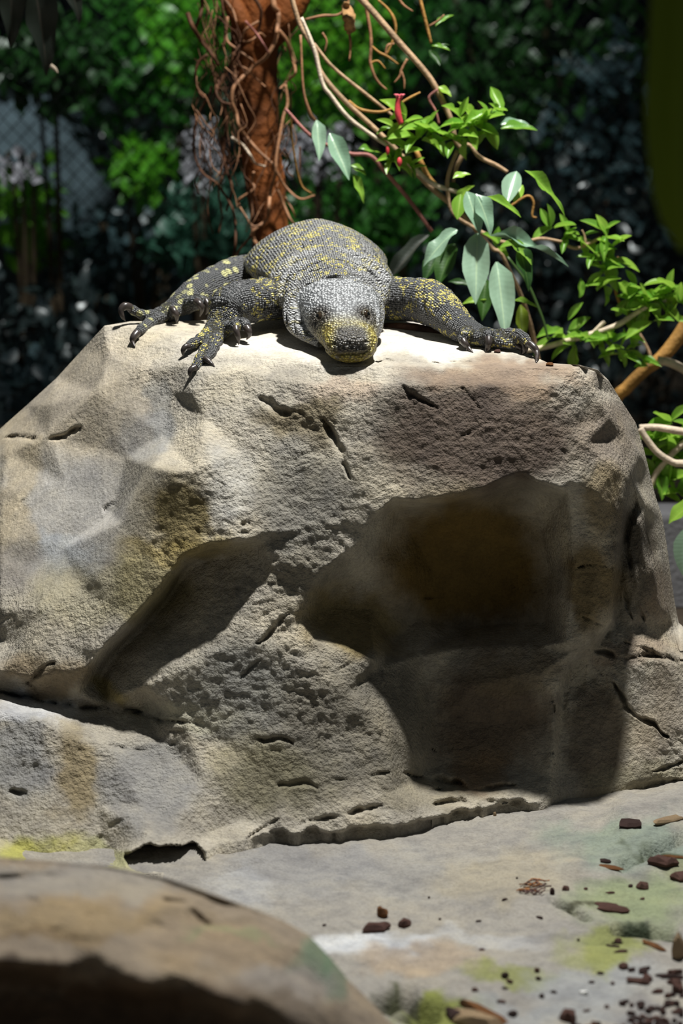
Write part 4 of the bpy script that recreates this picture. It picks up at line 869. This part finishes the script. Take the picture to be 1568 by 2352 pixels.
for b, t, w, mt, kd, yy in [((1097, 536), (1090, 686), 66, M_LB, 'l', YB), ((1140, 602), (1164, 764), 60, M_LB, 'l', YB-.01), ((1050, 528), (966, 588), 44, M_LB, 'l2', YB), ((1125, 542), (1312, 560), 26, M_LB, 'l2', YB), ((1163, 470), (1186, 386), 46, M_LB, 'o', YB),
                           ((1205, 392), (1311, 464), 24, M_LG, 'l2', YB), ((1118, 452), (1200, 488), 22, M_LG, 'l', YB), ((1072, 440), (1104, 530), 46, M_LB, 'l', YB), ((1092, 446), (1138, 522), 46, M_LB, 'l2', YB-.01), ((727, 276), (736, 362), 34, M_LB, 'l', YS), ((757, 306), (803, 404), 44, M_LB, 'l', YS-.02),
                           ((1045, 560), (1002, 648), 52, M_LD, 'l', YB+.05), ((1025, 560), (968, 640), 44, M_LD, 'l', YB+.06), ((985, 540), (880, 640), 40, M_LS, 'l', YB+.25), ((1188, 562), (1226, 650), 40, M_LD, 'l2', YB), ((1165, 552), (1225, 600), 30, M_LG, 'l', YB), ((1180, 465), (1200, 420), 26, M_LG, 'l', YB+.02),
                           ((1150, 296), (1234, 288), 34, M_LG, 'l', YS), ((1148, 288), (1214, 276), 26, M_LB, 'l', YS+.02), ((1152, 262), (1128, 192), 28, M_LG, 'l', YS), ((1020, 420), (1070, 470), 34, M_LD, 'l', YS), ((1058, 446), (1050, 500), 36, M_LG, 'o', YB+.02), ((1040, 410), (1080, 395), 24, M_LG, 'l', YB+.02),
                           ((1005, 200), (1038, 218), 22, M_LG, 'l', YS), ((820, 345), (880, 338), 24, M_LG, 'l2', YS), ((805, 380), (842, 398), 22, M_LG, 'l', YS), ((812, 400), (838, 455), 20, M_LG, 'l2', YS), ((1010, 150), (985, 110), 20, M_LD, 'l', YS+.1), ((990, 105), (1034, 110), 16, M_LG, 'l', YS+.05), ((985, 120), (1030, 96), 16, M_LD, 'l', YS+.05),
                           ((1000, 60), (1040, 28), 16, M_LG, 'l', YS+.05), ((1130, 690), (1060, 690), 24, M_LG, 'l', YB+.05), ((1180, 690), (1236, 700), 18, M_LG, 'l', YB+.02), ((1085, 660), (1030, 640), 22, M_LD, 'l', YB+.07), ((1195, 700), (1200, 790), 30, M_TWIGO and M_LO, 'l', YB+.05), ((1115, 640), (1108, 730), 40, M_LD, 'l', YB+.06)]:
    vert = abs(t[1]-b[1])/math.hypot(t[0]-b[0], t[1]-b[1])*(1 if t[1] > b[1] else -1)
    pleaf(shr, b, t, w, yy, kd, mt, (random.uniform(-.15, .15), -.45, .85), dy=vert*.6*math.hypot(t[0]-b[0], t[1]-b[1])*.0006)
for px, py, n_, L in [(930, 275, 6, 46), (905, 288, 4, 40), (905, 372, 6, 44), (925, 350, 5, 44), (960, 318, 6, 52), (985, 300, 5, 50), (1010, 300, 5, 48), (1060, 268, 6, 46), (1085, 288, 6, 50), (1115, 285, 6, 48), (1125, 262, 4, 44), (1045, 318, 5, 44), (940, 385, 5, 40), (1080, 325, 4, 40), (1145, 262, 3, 36), (1060, 452, 3, 40), (1140, 560, 5, 40)]:
    rosette(shr, px, py, YS-.03, n_, L)
M_FLOWER = simple('flower_red', (.55, .05, .06), .5, .4, .3, 120); M_FLOWERP = simple('flower_pink', (.75, .14, .18), .5, .4, .2, 120)
fl_ = tube('flower', pxt([(921, 285, YS-.05, 6), (914, 262, YS-.05, 8), (913, 240, YS-.05, 6.5), (917, 222, YS-.05, 7)]), M_FLOWER, shr, seg=12, n=5)
for k in range(6):
    a = k*1.05; c0 = P(917, 224, YS-.05); kk_ = pxm(YS)
    pt_ = tube('petal', [(*c0, 4*kk_), (*(c0+Vector((math.cos(a)*7, math.sin(a)*7, 5))*kk_), 3*kk_), (*(c0+Vector((math.cos(a)*12, math.sin(a)*12, 7))*kk_), .8*kk_)], M_FLOWERP, None, seg=6, n=3); pt_.parent = fl_; pt_.matrix_parent_inverse = Matrix.Identity(4)
put(link('bud', ball('bud', P(917, 372, YS-.06), 7*pxm(YS), M_FLOWER, None, (.8, .8, 1.5)).data, None), shr); bpy.data.objects.remove([o for o in bpy.data.objects if o.name.startswith('bud') and o.parent is None][0])
put(ball('bud', P(890, 345, YS-.05), 6*pxm(YS), M_FLOWER, None, (.7, .7, 1.8)), shr)

# ------------------------------------------------------------------ dry vine dangling from above
vine = empty('dry_vine', (P(840, -80, .6).x, .6, P(840, -80, .6).z)); tag(vine, 'dry brown vine twigs dangling beside the flowering shrub with a shrivelled leaf', 'vine')
YV = .60
for pts in [[(838, -60, 5), (842, 20, 4.5), (850, 70, 4), (852, 105, 4), (850, 140, 4), (858, 170, 3.5), (870, 190, 3), (888, 206, 2)], [(852, 105, 3), (870, 120, 3), (890, 130, 3), (915, 148, 2)], [(850, 145, 3), (868, 140, 2.5), (885, 158, 1.5)], [(905, 100, 3), (890, 105, 3), (885, 125, 2)],
            [(935, 135, 3), (922, 160, 3), (918, 175, 3), (905, 190, 1.5)], [(922, 165, 2.5), (928, 185, 2.5), (928, 205, 1.5)], [(868, 0, 3), (890, 20, 3), (905, 45, 4), (908, 75, 3), (895, 110, 3), (888, 125, 2)], [(905, -20, 3), (925, 10, 3), (948, 26, 1.5)], [(700, 45, 3), (740, 36, 3.5), (775, 34, 3), (795, 18, 3), (800, 0, 3), (802, -60, 3)],
            [(800, 70, 3), (805, 100, 3), (802, 140, 2)], [(740, 75, 3), (750, 95, 2.5), (745, 120, 2)], [(690, 80, 3), (696, 200, 3), (710, 255, 4), (722, 275, 4), (740, 290, 3)], [(668, 260, 2.5), (672, 330, 2.5), (690, 420, 2.5), (715, 445, 2)], [(985, 60, 2.5), (1005, 48, 2.5), (1020, 34, 2)], [(960, -20, 4), (980, 60, 4), (990, 100, 3)]]:
    branch(vine, pts, M_ROOT if random.random() < .6 else M_TWIGO, YV, 'twig', 7)
dl = tube('dead_leaf', pxt([(793, 5, YV-.01, 4), (796, 22, YV-.01, 9), (802, 45, YV-.02, 13), (806, 62, YV-.01, 11), (800, 76, YV-.01, 3)]), M_DEAD, vine, seg=9, n=5)
V = np.array([v.co[:] for v in dl.data.vertices]); V += .005*np.stack([vnoise(V*160), vnoise(V*160+7), vnoise(V*160+13)], -1); dl.data.vertices.foreach_set('co', V.astype(np.float32).ravel())

# ------------------------------------------------------------------ shrub on the right with pale branches
sh2 = empty('branching_shrub', (.40, .62, 0)); tag(sh2, 'small-leaved green shrub on a forked ochre branch beside the boulder', 'shrub')
branch(sh2, [(1700, 640, 26, .6), (1600, 720, 20, .6), (1550, 785, 17, .6), (1515, 825, 16, .6), (1480, 850, 15, .61), (1440, 890, 15, .62), (1410, 930, 15, .63), (1380, 1100, 16, .66), (1370, 1540, 20, .68)], M_TWIGO)
branch(sh2, [(1510, 828, 10), (1535, 832, 10), (1575, 852, 10), (1640, 900, 9)], M_TWIGP, .58)
branch(sh2, [(1490, 845, 5), (1492, 815, 4.5), (1470, 770, 4), (1462, 760, 3)], M_TWIG, .60)
branch(sh2, [(1205, 806, 6), (1260, 795, 6.5), (1310, 780, 7), (1365, 765, 7), (1420, 745, 6.5), (1455, 722, 6), (1490, 702, 5), (1530, 690, 4)], M_TWIGP, .55)
branch(sh2, [(1362, 764, 5), (1378, 748, 5), (1388, 738, 5)], M_TWIGP, .55)
branch(sh2, [(1420, 590, 3), (1410, 640, 3.5), (1420, 690, 4), (1445, 728, 4)], M_TWIGO, .57)
branch(sh2, [(1275, 552, 3), (1320, 570, 4), (1350, 560, 4.5), (1380, 545, 3.5)], M_TWIG, .55)
branch(sh2, [(1345, 562, 3.5), (1342, 540, 3), (1336, 528, 2)], M_TWIG, .55)
branch(sh2, [(1350, 562, 3), (1390, 585, 3.5), (1420, 600, 3)], M_TWIGO, .56)
for px, py, n_, L in [(1270, 525, 5, 42), (1300, 540, 5, 44), (1330, 548, 4, 40), (1385, 540, 6, 48), (1395, 565, 4, 46), (1372, 590, 6, 52), (1400, 600, 5, 50), (1385, 625, 4, 40), (1380, 660, 4, 46), (1330, 690, 3, 40), (1450, 690, 6, 44), (1470, 665, 6, 44), (1480, 700, 7, 46), (1500, 680, 6, 46), (1520, 700, 6, 44), (1545, 665, 5, 48), (1560, 690, 5, 46), (1440, 720, 5, 44), (1500, 735, 4, 50),
                      (1450, 770, 4, 44), (1410, 790, 5, 46), (1430, 800, 5, 44), (1330, 790, 4, 44), (1350, 770, 3, 50), (1300, 765, 4, 48), (1270, 770, 3, 44), (1310, 800, 3, 36), (1370, 800, 4, 40), (1460, 810, 4, 42), (1480, 840, 3, 40), (1420, 820, 3, 40), (1390, 780, 4, 40), (1545, 740, 3, 40)]:
    rosette(sh2, px, py, .55, n_, L)

sh3 = empty('low_shrub', (.46, .45, 0)); tag(sh3, 'low shrub with smooth pale stems and glossy leaves against the grey kerb', 'shrub')
branch(sh3, [(1468, 982, 7), (1510, 982, 8), (1570, 992, 9), (1680, 1010, 10)], M_TWIGP, .42)
branch(sh3, [(1470, 984, 8), (1482, 1005, 8), (1510, 1040, 8), (1545, 1062, 8), (1600, 1090, 9), (1680, 1300, 11), (1700, 1560, 12)], M_TWIGP, .40)
branch(sh3, [(1600, 1000, 8), (1560, 1025, 8), (1520, 1070, 7), (1505, 1090, 7), (1490, 1130, 6)], M_TWIGP, .46)
for px, py, n_, L in [(1545, 975, 6, 52), (1560, 1005, 5, 50), (1515, 1015, 6, 48), (1500, 1040, 5, 46), (1530, 1045, 6, 52), (1555, 1070, 6, 54), (1510, 1085, 5, 46), (1540, 1100, 6, 54), (1520, 1130, 5, 46), (1560, 1130, 5, 50), (1500, 1000, 3, 40)]:
    rosette(sh3, px, py, .47, n_, L)
pleaf(sh3, (1600, 1150), (1530, 1195), 48, .38, 'l', M_LG, (-.4, -.5, .8)); pleaf(sh3, (1600, 1200), (1555, 1320), 66, .36, 'o', M_LB, (-.8, -.5, .3))

# ------------------------------------------------------------------ blurred leaves close to the lens
nl = empty('broad_leaf', P(1600, -420, -1.25)); tag(nl, 'large olive leaf hanging out of focus at the enclosure edge', 'leaf')
leaf(nl, P(1600, -400, -1.25), P(1562, 575, -1.30), 165*pxm(-1.27), 'big', M_LO, (-.25, -1, .05), 'blade')
tube('petiole', [(*P(1625, -700, -1.22), .006), (*P(1612, -540, -1.23), .005), (*P(1600, -395, -1.25), .004)], M_LO, nl, seg=8)
for b, t, w, lab in [((70, -60), (131, 168), 74, 'drooping grey-brown leaf with a pale curled tip near the fence'), ((20, -70), (40, 110), 60, 'ragged dark grey leaf hanging beside the pale-tipped leaf'), ((150, -60), (196, 48), 40, 'small dark pointed leaf hanging near the pale-tipped leaf')]:
    hl = empty('hanging_leaf', P(b[0], b[1]-80, .75)); tag(hl, lab, 'leaf')
    pleaf(hl, b, t, w, .75, 'l2', M_LS, (.3, -.8, .4)); tube('stem', pxt([(b[0]-20, b[1]-120, .75, 3), (b[0]-6, b[1]-50, .75, 3), (b[0], b[1], .75, 2.5)]), M_TWIG, hl, seg=6)
    if 'curled' in lab: tube('tip', pxt([(116, 150, .735, 5), (126, 158, .735, 4.5), (133, 168, .735, 1.5)]), M_TWIGP, hl, seg=7)

# ------------------------------------------------------------------ background planting behind the fence
def foliage(name, cx, cy, cz, rx, ry_b, rz, n, L, mat, parent, up=.4):
    u = rng.normal(size=(n, 3)); u /= np.linalg.norm(u, axis=1)[:, None]; r = rng.random(n)**.45
    c = np.array([cx, cy, cz])+u*r[:, None]*np.array([rx, ry_b, rz])
    d = rng.normal(size=(n, 3))+np.array([0, -.2, -.35]); d /= np.linalg.norm(d, axis=1)[:, None]
    nrm = rng.normal(size=(n, 3))*.8+np.array([0, -.7, up]); X = np.cross(d, nrm); X /= np.linalg.norm(X, axis=1)[:, None]+1e-9; Zn = np.cross(X, d)
    ln = L*rng.uniform(.6, 1.3, n)[:, None]; w = ln*rng.uniform(.2, .32, n)[:, None]
    pts = [c, c+d*ln*.35+X*w+Zn*ln*.05, c+d*ln*.38, c+d*ln*.35-X*w+Zn*ln*.05, c+d*ln*.75+X*w*.6, c+d*ln*.75-Zn*ln*.02, c+d*ln*.75-X*w*.6, c+d*ln-Zn*ln*.1]
    V = np.stack(pts, 1).reshape(-1, 3); F = []
    for i in range(n):
        o = i*8; F += [(o, o+1, o+2), (o, o+2, o+3), (o+1, o+4, o+5, o+2), (o+2, o+5, o+6, o+3), (o+4, o+7, o+5), (o+5, o+7, o+6)]
    me = mesh_np(name, V, F); add_vec(me, 'leaf_uv', np.tile(np.array([[0, 0, 0], [.6, .3, 0], [.2, .3, 0], [.6, .3, 0], [.6, .7, 0], [.2, .7, 0], [.6, .7, 0], [0, 1, 0]]), (n, 1)))
    o = link('foliage', me, mat); put(o, parent); o['kind'] = 'stuff'; return o
M_B1 = leaf_mat('far_bright', (.07, .30, .02), (.20, .52, .03), (.2, .5, .1), .35); M_B2 = leaf_mat('far_green', (.025, .13, .02), (.06, .24, .03), (.1, .3, .1), .35)  # lit and dim zones of the thicket are put into the leaf colours
M_B3 = leaf_mat('far_dark', (.010, .045, .010), (.02, .08, .015), (.03, .1, .03), .4, .3); M_B4 = leaf_mat('far_blue', (.030, .060, .070), (.06, .10, .115), (.07, .14, .14), .35, .2, .6)
M_B5 = leaf_mat('far_glint', (.42, .40, .46), (.62, .60, .66), (.6, .6, .6), .4, .3); M_B6 = leaf_mat('far_black', (.012, .02, .022), (.03, .045, .05), (.05, .07, .07), .3, .1, .6)  # pale leaves stand in for light glints, near-black ones for deep shade
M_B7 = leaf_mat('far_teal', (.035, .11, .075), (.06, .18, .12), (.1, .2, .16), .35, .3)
BGS = [ # px, py, y, rx px, ry px, leaves, leaf px, material, name, label
    (440, 60, 2.4, 120, 150, 420, 34, M_B1, 'shrub', 'bright green leaves behind the fence beside the tangled aerial roots'),
    (330, 120, 2.8, 190, 200, 700, 40, M_B2, 'shrub', 'mid green shrub hanging behind the fence left of the root tangle'),
    (760, 130, 2.5, 150, 190, 620, 36, M_B1, 'shrub', 'bright green shrub behind the dangling vine twigs'),
    (900, 60, 2.9, 170, 140, 500, 36, M_B2, 'shrub', 'green shrub high behind the long twig of the flowering shrub'),
    (325, 385, 2.3, 75, 70, 230, 34, M_B1, 'shrub', 'small bright green bush behind the fence above the hind leg'),
    (60, 480, 2.4, 90, 130, 260, 38, M_B1, 'shrub', 'yellow-green climbing leaves on the fence by the grey rock'),
    (120, 140, 2.2, 170, 90, 420, 44, M_B3, 'shrub', 'dark green broad leaves overhanging the grey background rock'),
    (462, 355, 2.1, 55, 90, 240, 15, M_B5, 'shrub', 'pale leaves imitating light glints behind the root tangle'),
    (735, 345, 2.1, 100, 80, 330, 15, M_B5, 'shrub', 'pale leaves imitating light glints between the trunk and the flowering shrub'),
    (45, 385, 2.1, 50, 34, 50, 22, M_B5, 'shrub', 'few pale leaves imitating light glints in front of the blue-grey background rock'),
    (470, 520, 2.3, 150, 130, 640, 34, M_B7, 'shrub', 'green shrub low behind the lizard and the trunk'),
    (830, 500, 2.3, 190, 140, 640, 34, M_B2, 'shrub', 'dappled green shrub behind the lizard and the drooping leaves'),
    (240, 620, 2.5, 260, 150, 760, 36, M_B4, 'shrub', 'grey-blue leafy shrub behind the hind leg'),
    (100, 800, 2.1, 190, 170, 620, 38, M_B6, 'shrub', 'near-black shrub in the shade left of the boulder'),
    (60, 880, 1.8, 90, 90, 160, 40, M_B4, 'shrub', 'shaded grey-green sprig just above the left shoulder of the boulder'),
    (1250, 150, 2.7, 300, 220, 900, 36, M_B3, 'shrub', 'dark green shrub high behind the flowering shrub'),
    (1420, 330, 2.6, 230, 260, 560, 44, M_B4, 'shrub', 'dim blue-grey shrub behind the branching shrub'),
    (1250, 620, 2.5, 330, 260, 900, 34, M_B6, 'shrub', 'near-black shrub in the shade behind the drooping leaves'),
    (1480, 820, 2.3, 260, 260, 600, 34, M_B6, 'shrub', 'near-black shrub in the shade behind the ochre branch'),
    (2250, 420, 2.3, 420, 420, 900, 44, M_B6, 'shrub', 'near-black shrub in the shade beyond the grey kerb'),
    (2300, 150, 2.8, 420, 330, 700, 44, M_B3, 'shrub', 'dark green shrub beyond the grey kerb'),
    (-650, 420, 2.4, 420, 420, 900, 44, M_B3, 'shrub', 'dark green shrub at the outer end of the fence'),
    (160, 330, 3.2, 300, 260, 600, 36, M_B6, 'shrub', 'near-black shrub far behind the grey background rock'),
    (620, 300, 3.2, 330, 320, 900, 38, M_B3, 'shrub', 'dark green shrub far behind the trunk'),
    (1000, 320, 3.2, 300, 330, 800, 38, M_B3, 'shrub', 'dark green shrub far behind the flowering shrub'),
]
M_STEM = simple('far_stem', (.05, .035, .02), .8, .2, .4, 20)
for px, py, y, rx_, ry_p, n_, L, mt, nm, lab in BGS:
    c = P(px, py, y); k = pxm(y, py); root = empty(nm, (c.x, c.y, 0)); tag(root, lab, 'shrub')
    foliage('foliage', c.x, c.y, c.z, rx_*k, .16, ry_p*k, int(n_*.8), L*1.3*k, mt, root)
    for j in range(3):
        a = random.uniform(-.6, .6)*rx_*k
        tube('stem', [(c.x+a*.2, c.y, -.01, .008), (c.x+a*.5, c.y+.08, c.z*.5, .006), (c.x+a, c.y+.06, c.z, .004), (c.x+a*1.3, c.y, c.z+ry_p*k*.7, .003)], M_STEM, root, seg=6, n=4)

# grey rock far left behind the fence
bm = bmesh.new(); bmesh.ops.create_icosphere(bm, subdivisions=4, radius=1)
c = P(70, 470, 2.9); k = pxm(2.9)
V = np.array([v.co[:] for v in bm.verts]); V *= (1+.22*fbm(V*1.7+3, 4))[:, None]; V = V*np.array([175*k, .25, 250*k])+np.array(c)
V[:, 2] = np.where(V[:, 2] < c.z-.1, c.z-.1-(c.z-.1-V[:, 2])*3.2, V[:, 2])
for v, p_ in zip(bm.verts, V): v.co = p_
me = bpy.data.meshes.new('background_rock'); bm.to_mesh(me); bm.free(); me.polygons.foreach_set('use_smooth', [True]*len(me.polygons))
tag(link('background_rock', me, simple('background_rock', (.06, .085, .10), .9, .2, .35, 6, .01, 30)), 'tall blue-grey rounded rock blurred behind the wire fence', 'rock')

# ------------------------------------------------------------------ bark, chips and litter
M_CH = {'d': simple('chip_dark', (.12, .070, .062), .8, .2, .5, 60, .003, 150), 'r': simple('chip_red', (.24, .125, .10), .8, .2, .5, 60, .003, 150), 'p': simple('chip_pale', (.70, .50, .30), .75, .2, .3, 50, .002, 200), 'o': simple('chip_orange', (.36, .16, .06), .8, .2, .45, 50, .002, 200), 'w': simple('pebble_white', (.75, .75, .72), .6, .3, .1)}
def chip_mesh(seed, pts=9, jag=.3):
    r_ = random.Random(seed); V, F = [], []; n = pts
    rad = [1+r_.uniform(-jag, jag) for _ in range(n)]; z_ = [r_.uniform(.6, 1.1) for _ in range(n)]
    for lay, (s_, h) in enumerate(((.9, 0), (1, .45), (.82, 1))):
        for i in range(n):
            a = 2*math.pi*i/n; V.append((math.cos(a)*rad[i]*s_*.5, math.sin(a)*rad[i]*s_*.5, h*z_[i]))
    V += [(0, 0, 0), (r_.uniform(-.1, .1), r_.uniform(-.1, .1), 1.05+r_.uniform(-.1, .25))]
    for l in (0, 1):
        for i in range(n): j = (i+1) % n; F.append((l*n+i, l*n+j, l*n+n+j, l*n+n+i))
    for i in range(n): j = (i+1) % n; F.append((3*n, j, i)); F.append((3*n+1, 2*n+i, 2*n+j))
    return mesh_np('chip', V, F, False)
CHIPS = {}
def chip(name, px, py, lpx, wpx, ang, mat, label, cat, group=None, th=.35, seed=0, tilt=0.0):
    key = (seed % 6, mat)
    if key not in CHIPS:
        me = chip_mesh(seed % 6+11); me.materials.append(M_CH[mat]); CHIPS[key] = me
    y = floor_y(py); x = P(px, py, y).x; k = pxm(y, py); z = slab_z(x, y)
    o = bpy.data.objects.new(name, CHIPS[key]); COL.objects.link(o)
    L = lpx*k; W = min(wpx*k*1.7, L*.9); T = max(.002, wpx*k*th*1.25)
    a = math.atan2(math.sin(math.radians(ang))/.32, math.cos(math.radians(ang)))
    o.location = (x, y, z-.0004); o.rotation_euler = (tilt, 0, a); o.scale = (L, W, T); tag(o, label, cat, group); return o
chip('bark_chip', 1445, 1904, 62, 30, -42, 'd', 'dark purple-brown bark chip fanned at one end, below the boulder', 'bark chip', seed=1, th=.4)
chip('wood_chip', 1532, 1900, 104, 17, 14, 'p', 'long pale split wood chip beside the fanned dark bark chip', 'wood chip', seed=2, th=.5)
chip('wood_chip', 1402, 1985, 76, 11, -14, 'o', 'thin tan wood sliver in front of a small dark bark bit', 'wood chip', seed=3, th=.4)
chip('bark_chip', 1389, 1973, 26, 10, -12, 'd', 'small dark bark bit just behind the tan sliver', 'bark chip', seed=4, th=.5)
chip('bark_chip', 1525, 1980, 76, 26, -4, 'r', 'thick reddish bark block lying by the mossy step', 'bark chip', seed=5, th=.6)
chip('bark_chip', 1562, 2003, 56, 22, -8, 'r', 'reddish bark block in front of the thick bark block', 'bark chip', seed=1, th=.6)
chip('wood_chip', 1542, 1963, 66, 8, -4, 'o', 'narrow orange sliver behind the thick bark block', 'wood chip', seed=2, th=.5)
chip('bark_chip', 1477, 2024, 30, 16, 15, 'r', 'small cubic brown bark lump near the flat bark flake', 'bark chip', seed=3, th=.8)
chip('bark_chip', 1402, 2068, 80, 24, -12, 'r', 'broad flat purplish bark flake on the mossy slab', 'bark chip', seed=4, th=.4)
chip('bark_chip', 866, 2113, 82, 22, 10, 'r', 'long brown bark lump beside a small bark bit and a red scrap', 'bark chip', seed=5, th=.7)
chip('bark_chip', 930, 2100, 34, 16, 35, 'r', 'small crooked bark bit next to the long brown lump', 'bark chip', seed=2, th=.9)
chip('dried_petal', 877, 2078, 34, 14, -30, 'o', 'curled red-brown dried scrap behind the long brown lump', 'dried petal', seed=0, th=1.1)
chip('bark_chip', 1297, 2036, 20, 11, 8, 'r', 'tiny block of bark beside the shredded fibres', 'bark chip', seed=1, th=.8)
chip('pebble', 1268, 2046, 12, 14, 80, 'd', 'tiny dark pebble between the fibres and a bark block', 'pebble', seed=3, th=.8)
chip('wood_chip', 1105, 2312, 200, 16, -24, 'o', 'long splintered orange strip leaning over a pale wood chunk', 'wood chip', seed=2, th=.9)
chip('wood_chip', 1088, 2332, 130, 34, -14, 'p', 'pale splintered wood chunk under the long orange strip', 'wood chip', seed=4, th=.7)
chip('bark_chip', 1050, 2322, 80, 26, -30, 'd', 'dark bark slab beside the pale splintered chunk', 'bark chip', seed=5, th=.6)
chip('bark_chip', 1306, 2326, 40, 24, 20, 'r', 'rounded brown bark nugget on bare grey slab', 'bark chip', seed=3, th=.9)
chip('wood_chip', 1352, 2350, 62, 15, 0, 'o', 'orange wood bit next to the rounded nugget', 'wood chip', seed=1, th=.6)
chip('wood_chip', 1558, 2188, 30, 22, 20, 'p', 'upright pale split block by the dark mulch', 'wood chip', seed=2, th=1.9)
chip('wood_chip', 1500, 2158, 100, 9, -28, 'o', 'thin bent brown stick leading to the pale split block', 'wood chip', seed=3, th=.7)
chip('pebble', 1341, 2265, 22, 11, 0, 'w', 'small white pebble on the grey slab', 'pebble', seed=0, th=.6)
chip('wood_chip', 1136, 1858, 8, 12, 80, 'p', 'tiny tan crumb against the boulder foot', 'wood chip', seed=1, th=.6)
CRUMB = {('d', 0): ('small dark bark crumb scattered over the bare slab', 'dark crumbs on the slab'), ('r', 0): ('small reddish bark crumb scattered over the bare slab', 'reddish crumbs on the slab'),
         ('d', 1): ('dark bark crumb in the mulch heap by the pale split block', 'dark mulch heap'), ('r', 1): ('reddish bark crumb in the mulch heap by the pale split block', 'reddish mulch heap')}
def small(px, py, L, W, a, mat='d'):
    lab, grp = CRUMB[(mat, int(px > 1440 and py > 2200))]
    chip('bark_crumb', px, py, L, W, a, mat, lab, 'bark chip', grp, .7, random.randint(0, 5))
for px, py, L, W, a in [(1420, 2140, 20, 8, 10), (1412, 2158, 26, 6, -8), (1398, 2156, 20, 5, -20), (1418, 2147, 30, 5, 0), (1423, 2173, 42, 7, 6), (1432, 2210, 28, 13, 5), (1450, 2217, 18, 10, 20), (1480, 2213, 34, 8, 12), (1232, 2215, 15, 10, 20), (1236, 2232, 14, 8, 10), (1160, 2230, 18, 10, -40), (1170, 2240, 20, 8, -25), (1160, 2258, 16, 7, -5), (1090, 2264, 18, 9, 5),
                        (1243, 2275, 14, 9, 0), (1150, 2288, 26, 7, -4), (1272, 2262, 16, 7, -10), (1378, 2224, 20, 6, -10), (1358, 2240, 18, 6, -8), (1407, 2248, 10, 7, 30), (1464, 2248, 70, 12, -10), (1485, 2240, 30, 14, -35), (1508, 2263, 36, 9, 8), (1535, 2272, 20, 11, 0), (1536, 2235, 56, 10, -4), (1548, 2248, 40, 14, -8), (1550, 2222, 40, 10, 5), (1556, 2262, 34, 18, 0), (1475, 2293, 12, 9, 70),
                        (1450, 2310, 22, 9, 0), (1393, 2300, 14, 8, 0), (1347, 2308, 20, 6, 10), (1506, 2318, 30, 9, 0), (1106, 2166, 16, 6, -10), (1158, 2057, 18, 5, 8), (1099, 2095, 14, 5, 5), (1345, 2028, 12, 5, 0), (1401, 2034, 18, 5, 0), (1448, 2021, 14, 6, 0), (1475, 2050, 10, 5, 10), (1238, 2090, 22, 5, -15), (1010, 2086, 8, 4, 0), (745, 2108, 14, 5, 20), (985, 2040, 5, 4, 0), (1187, 2007, 5, 4, 0), (1328, 2141, 8, 6, 0)]:
    small(px, py, L, W, a, 'r' if random.random() < .4 else 'd')
for k in range(90):
    px = 1568-abs(random.gauss(0, 90)); py = 2380-abs(random.gauss(0, 55)); small(px, py, random.uniform(10, 34), random.uniform(7, 14), random.uniform(-60, 60), random.choice('dddr'))
fib = empty('bark_fibres', floor_p(1220, 2038)); tag(fib, 'wispy tangle of shredded brown bark fibres on the slab', 'bark fibres')
for k in range(16):
    x, y0 = 1185+random.uniform(0, 40), 2020+random.uniform(0, 32); pts = []
    for j in range(5):
        y = floor_y(y0); pp = P(x, y0, y); pts.append((pp.x, pp.y, slab_z(pp.x, pp.y)+.001+random.uniform(0, .004), random.uniform(.0004, .0010))); x += random.uniform(4, 16); y0 += random.uniform(-4, 4)
    tube('fibre', pts, M_CH['o'] if k % 2 else M_CH['d'], fib, seg=5, n=3)
# plank of dark driftwood behind the right foreleg and crumbs on the boulder
lg = tube('driftwood', pxt([(872, 752, .235, 8), (895, 754, .225, 13), (940, 757, .21, 15), (990, 764, .195, 14), (1030, 771, .18, 10), (1050, 775, .17, 4)]), simple('driftwood', (.085, .045, .03), .8, .25, .6, 25, .004, 90), None, seg=12, n=6)
tag(lg, 'dark weathered stick lying behind the right foreleg on the boulder', 'driftwood')
for px, py, L, mt, lab in [(1262, 838, 16, 'o', 'tiny orange bark crumb at the rim of the boulder'), (1142, 808, 14, 'r', 'tiny brown crumb by the claws on the boulder')]:
    y = rock_y(px, py); p_ = P(px, py, y-.004); me = chip_mesh(5); me.materials.append(M_CH[mt]); o = link('bark_crumb', me); k = pxm(y); o.location = p_; o.scale = (L*k, L*k*1.4, 5*k); tag(o, lab, 'bark chip')
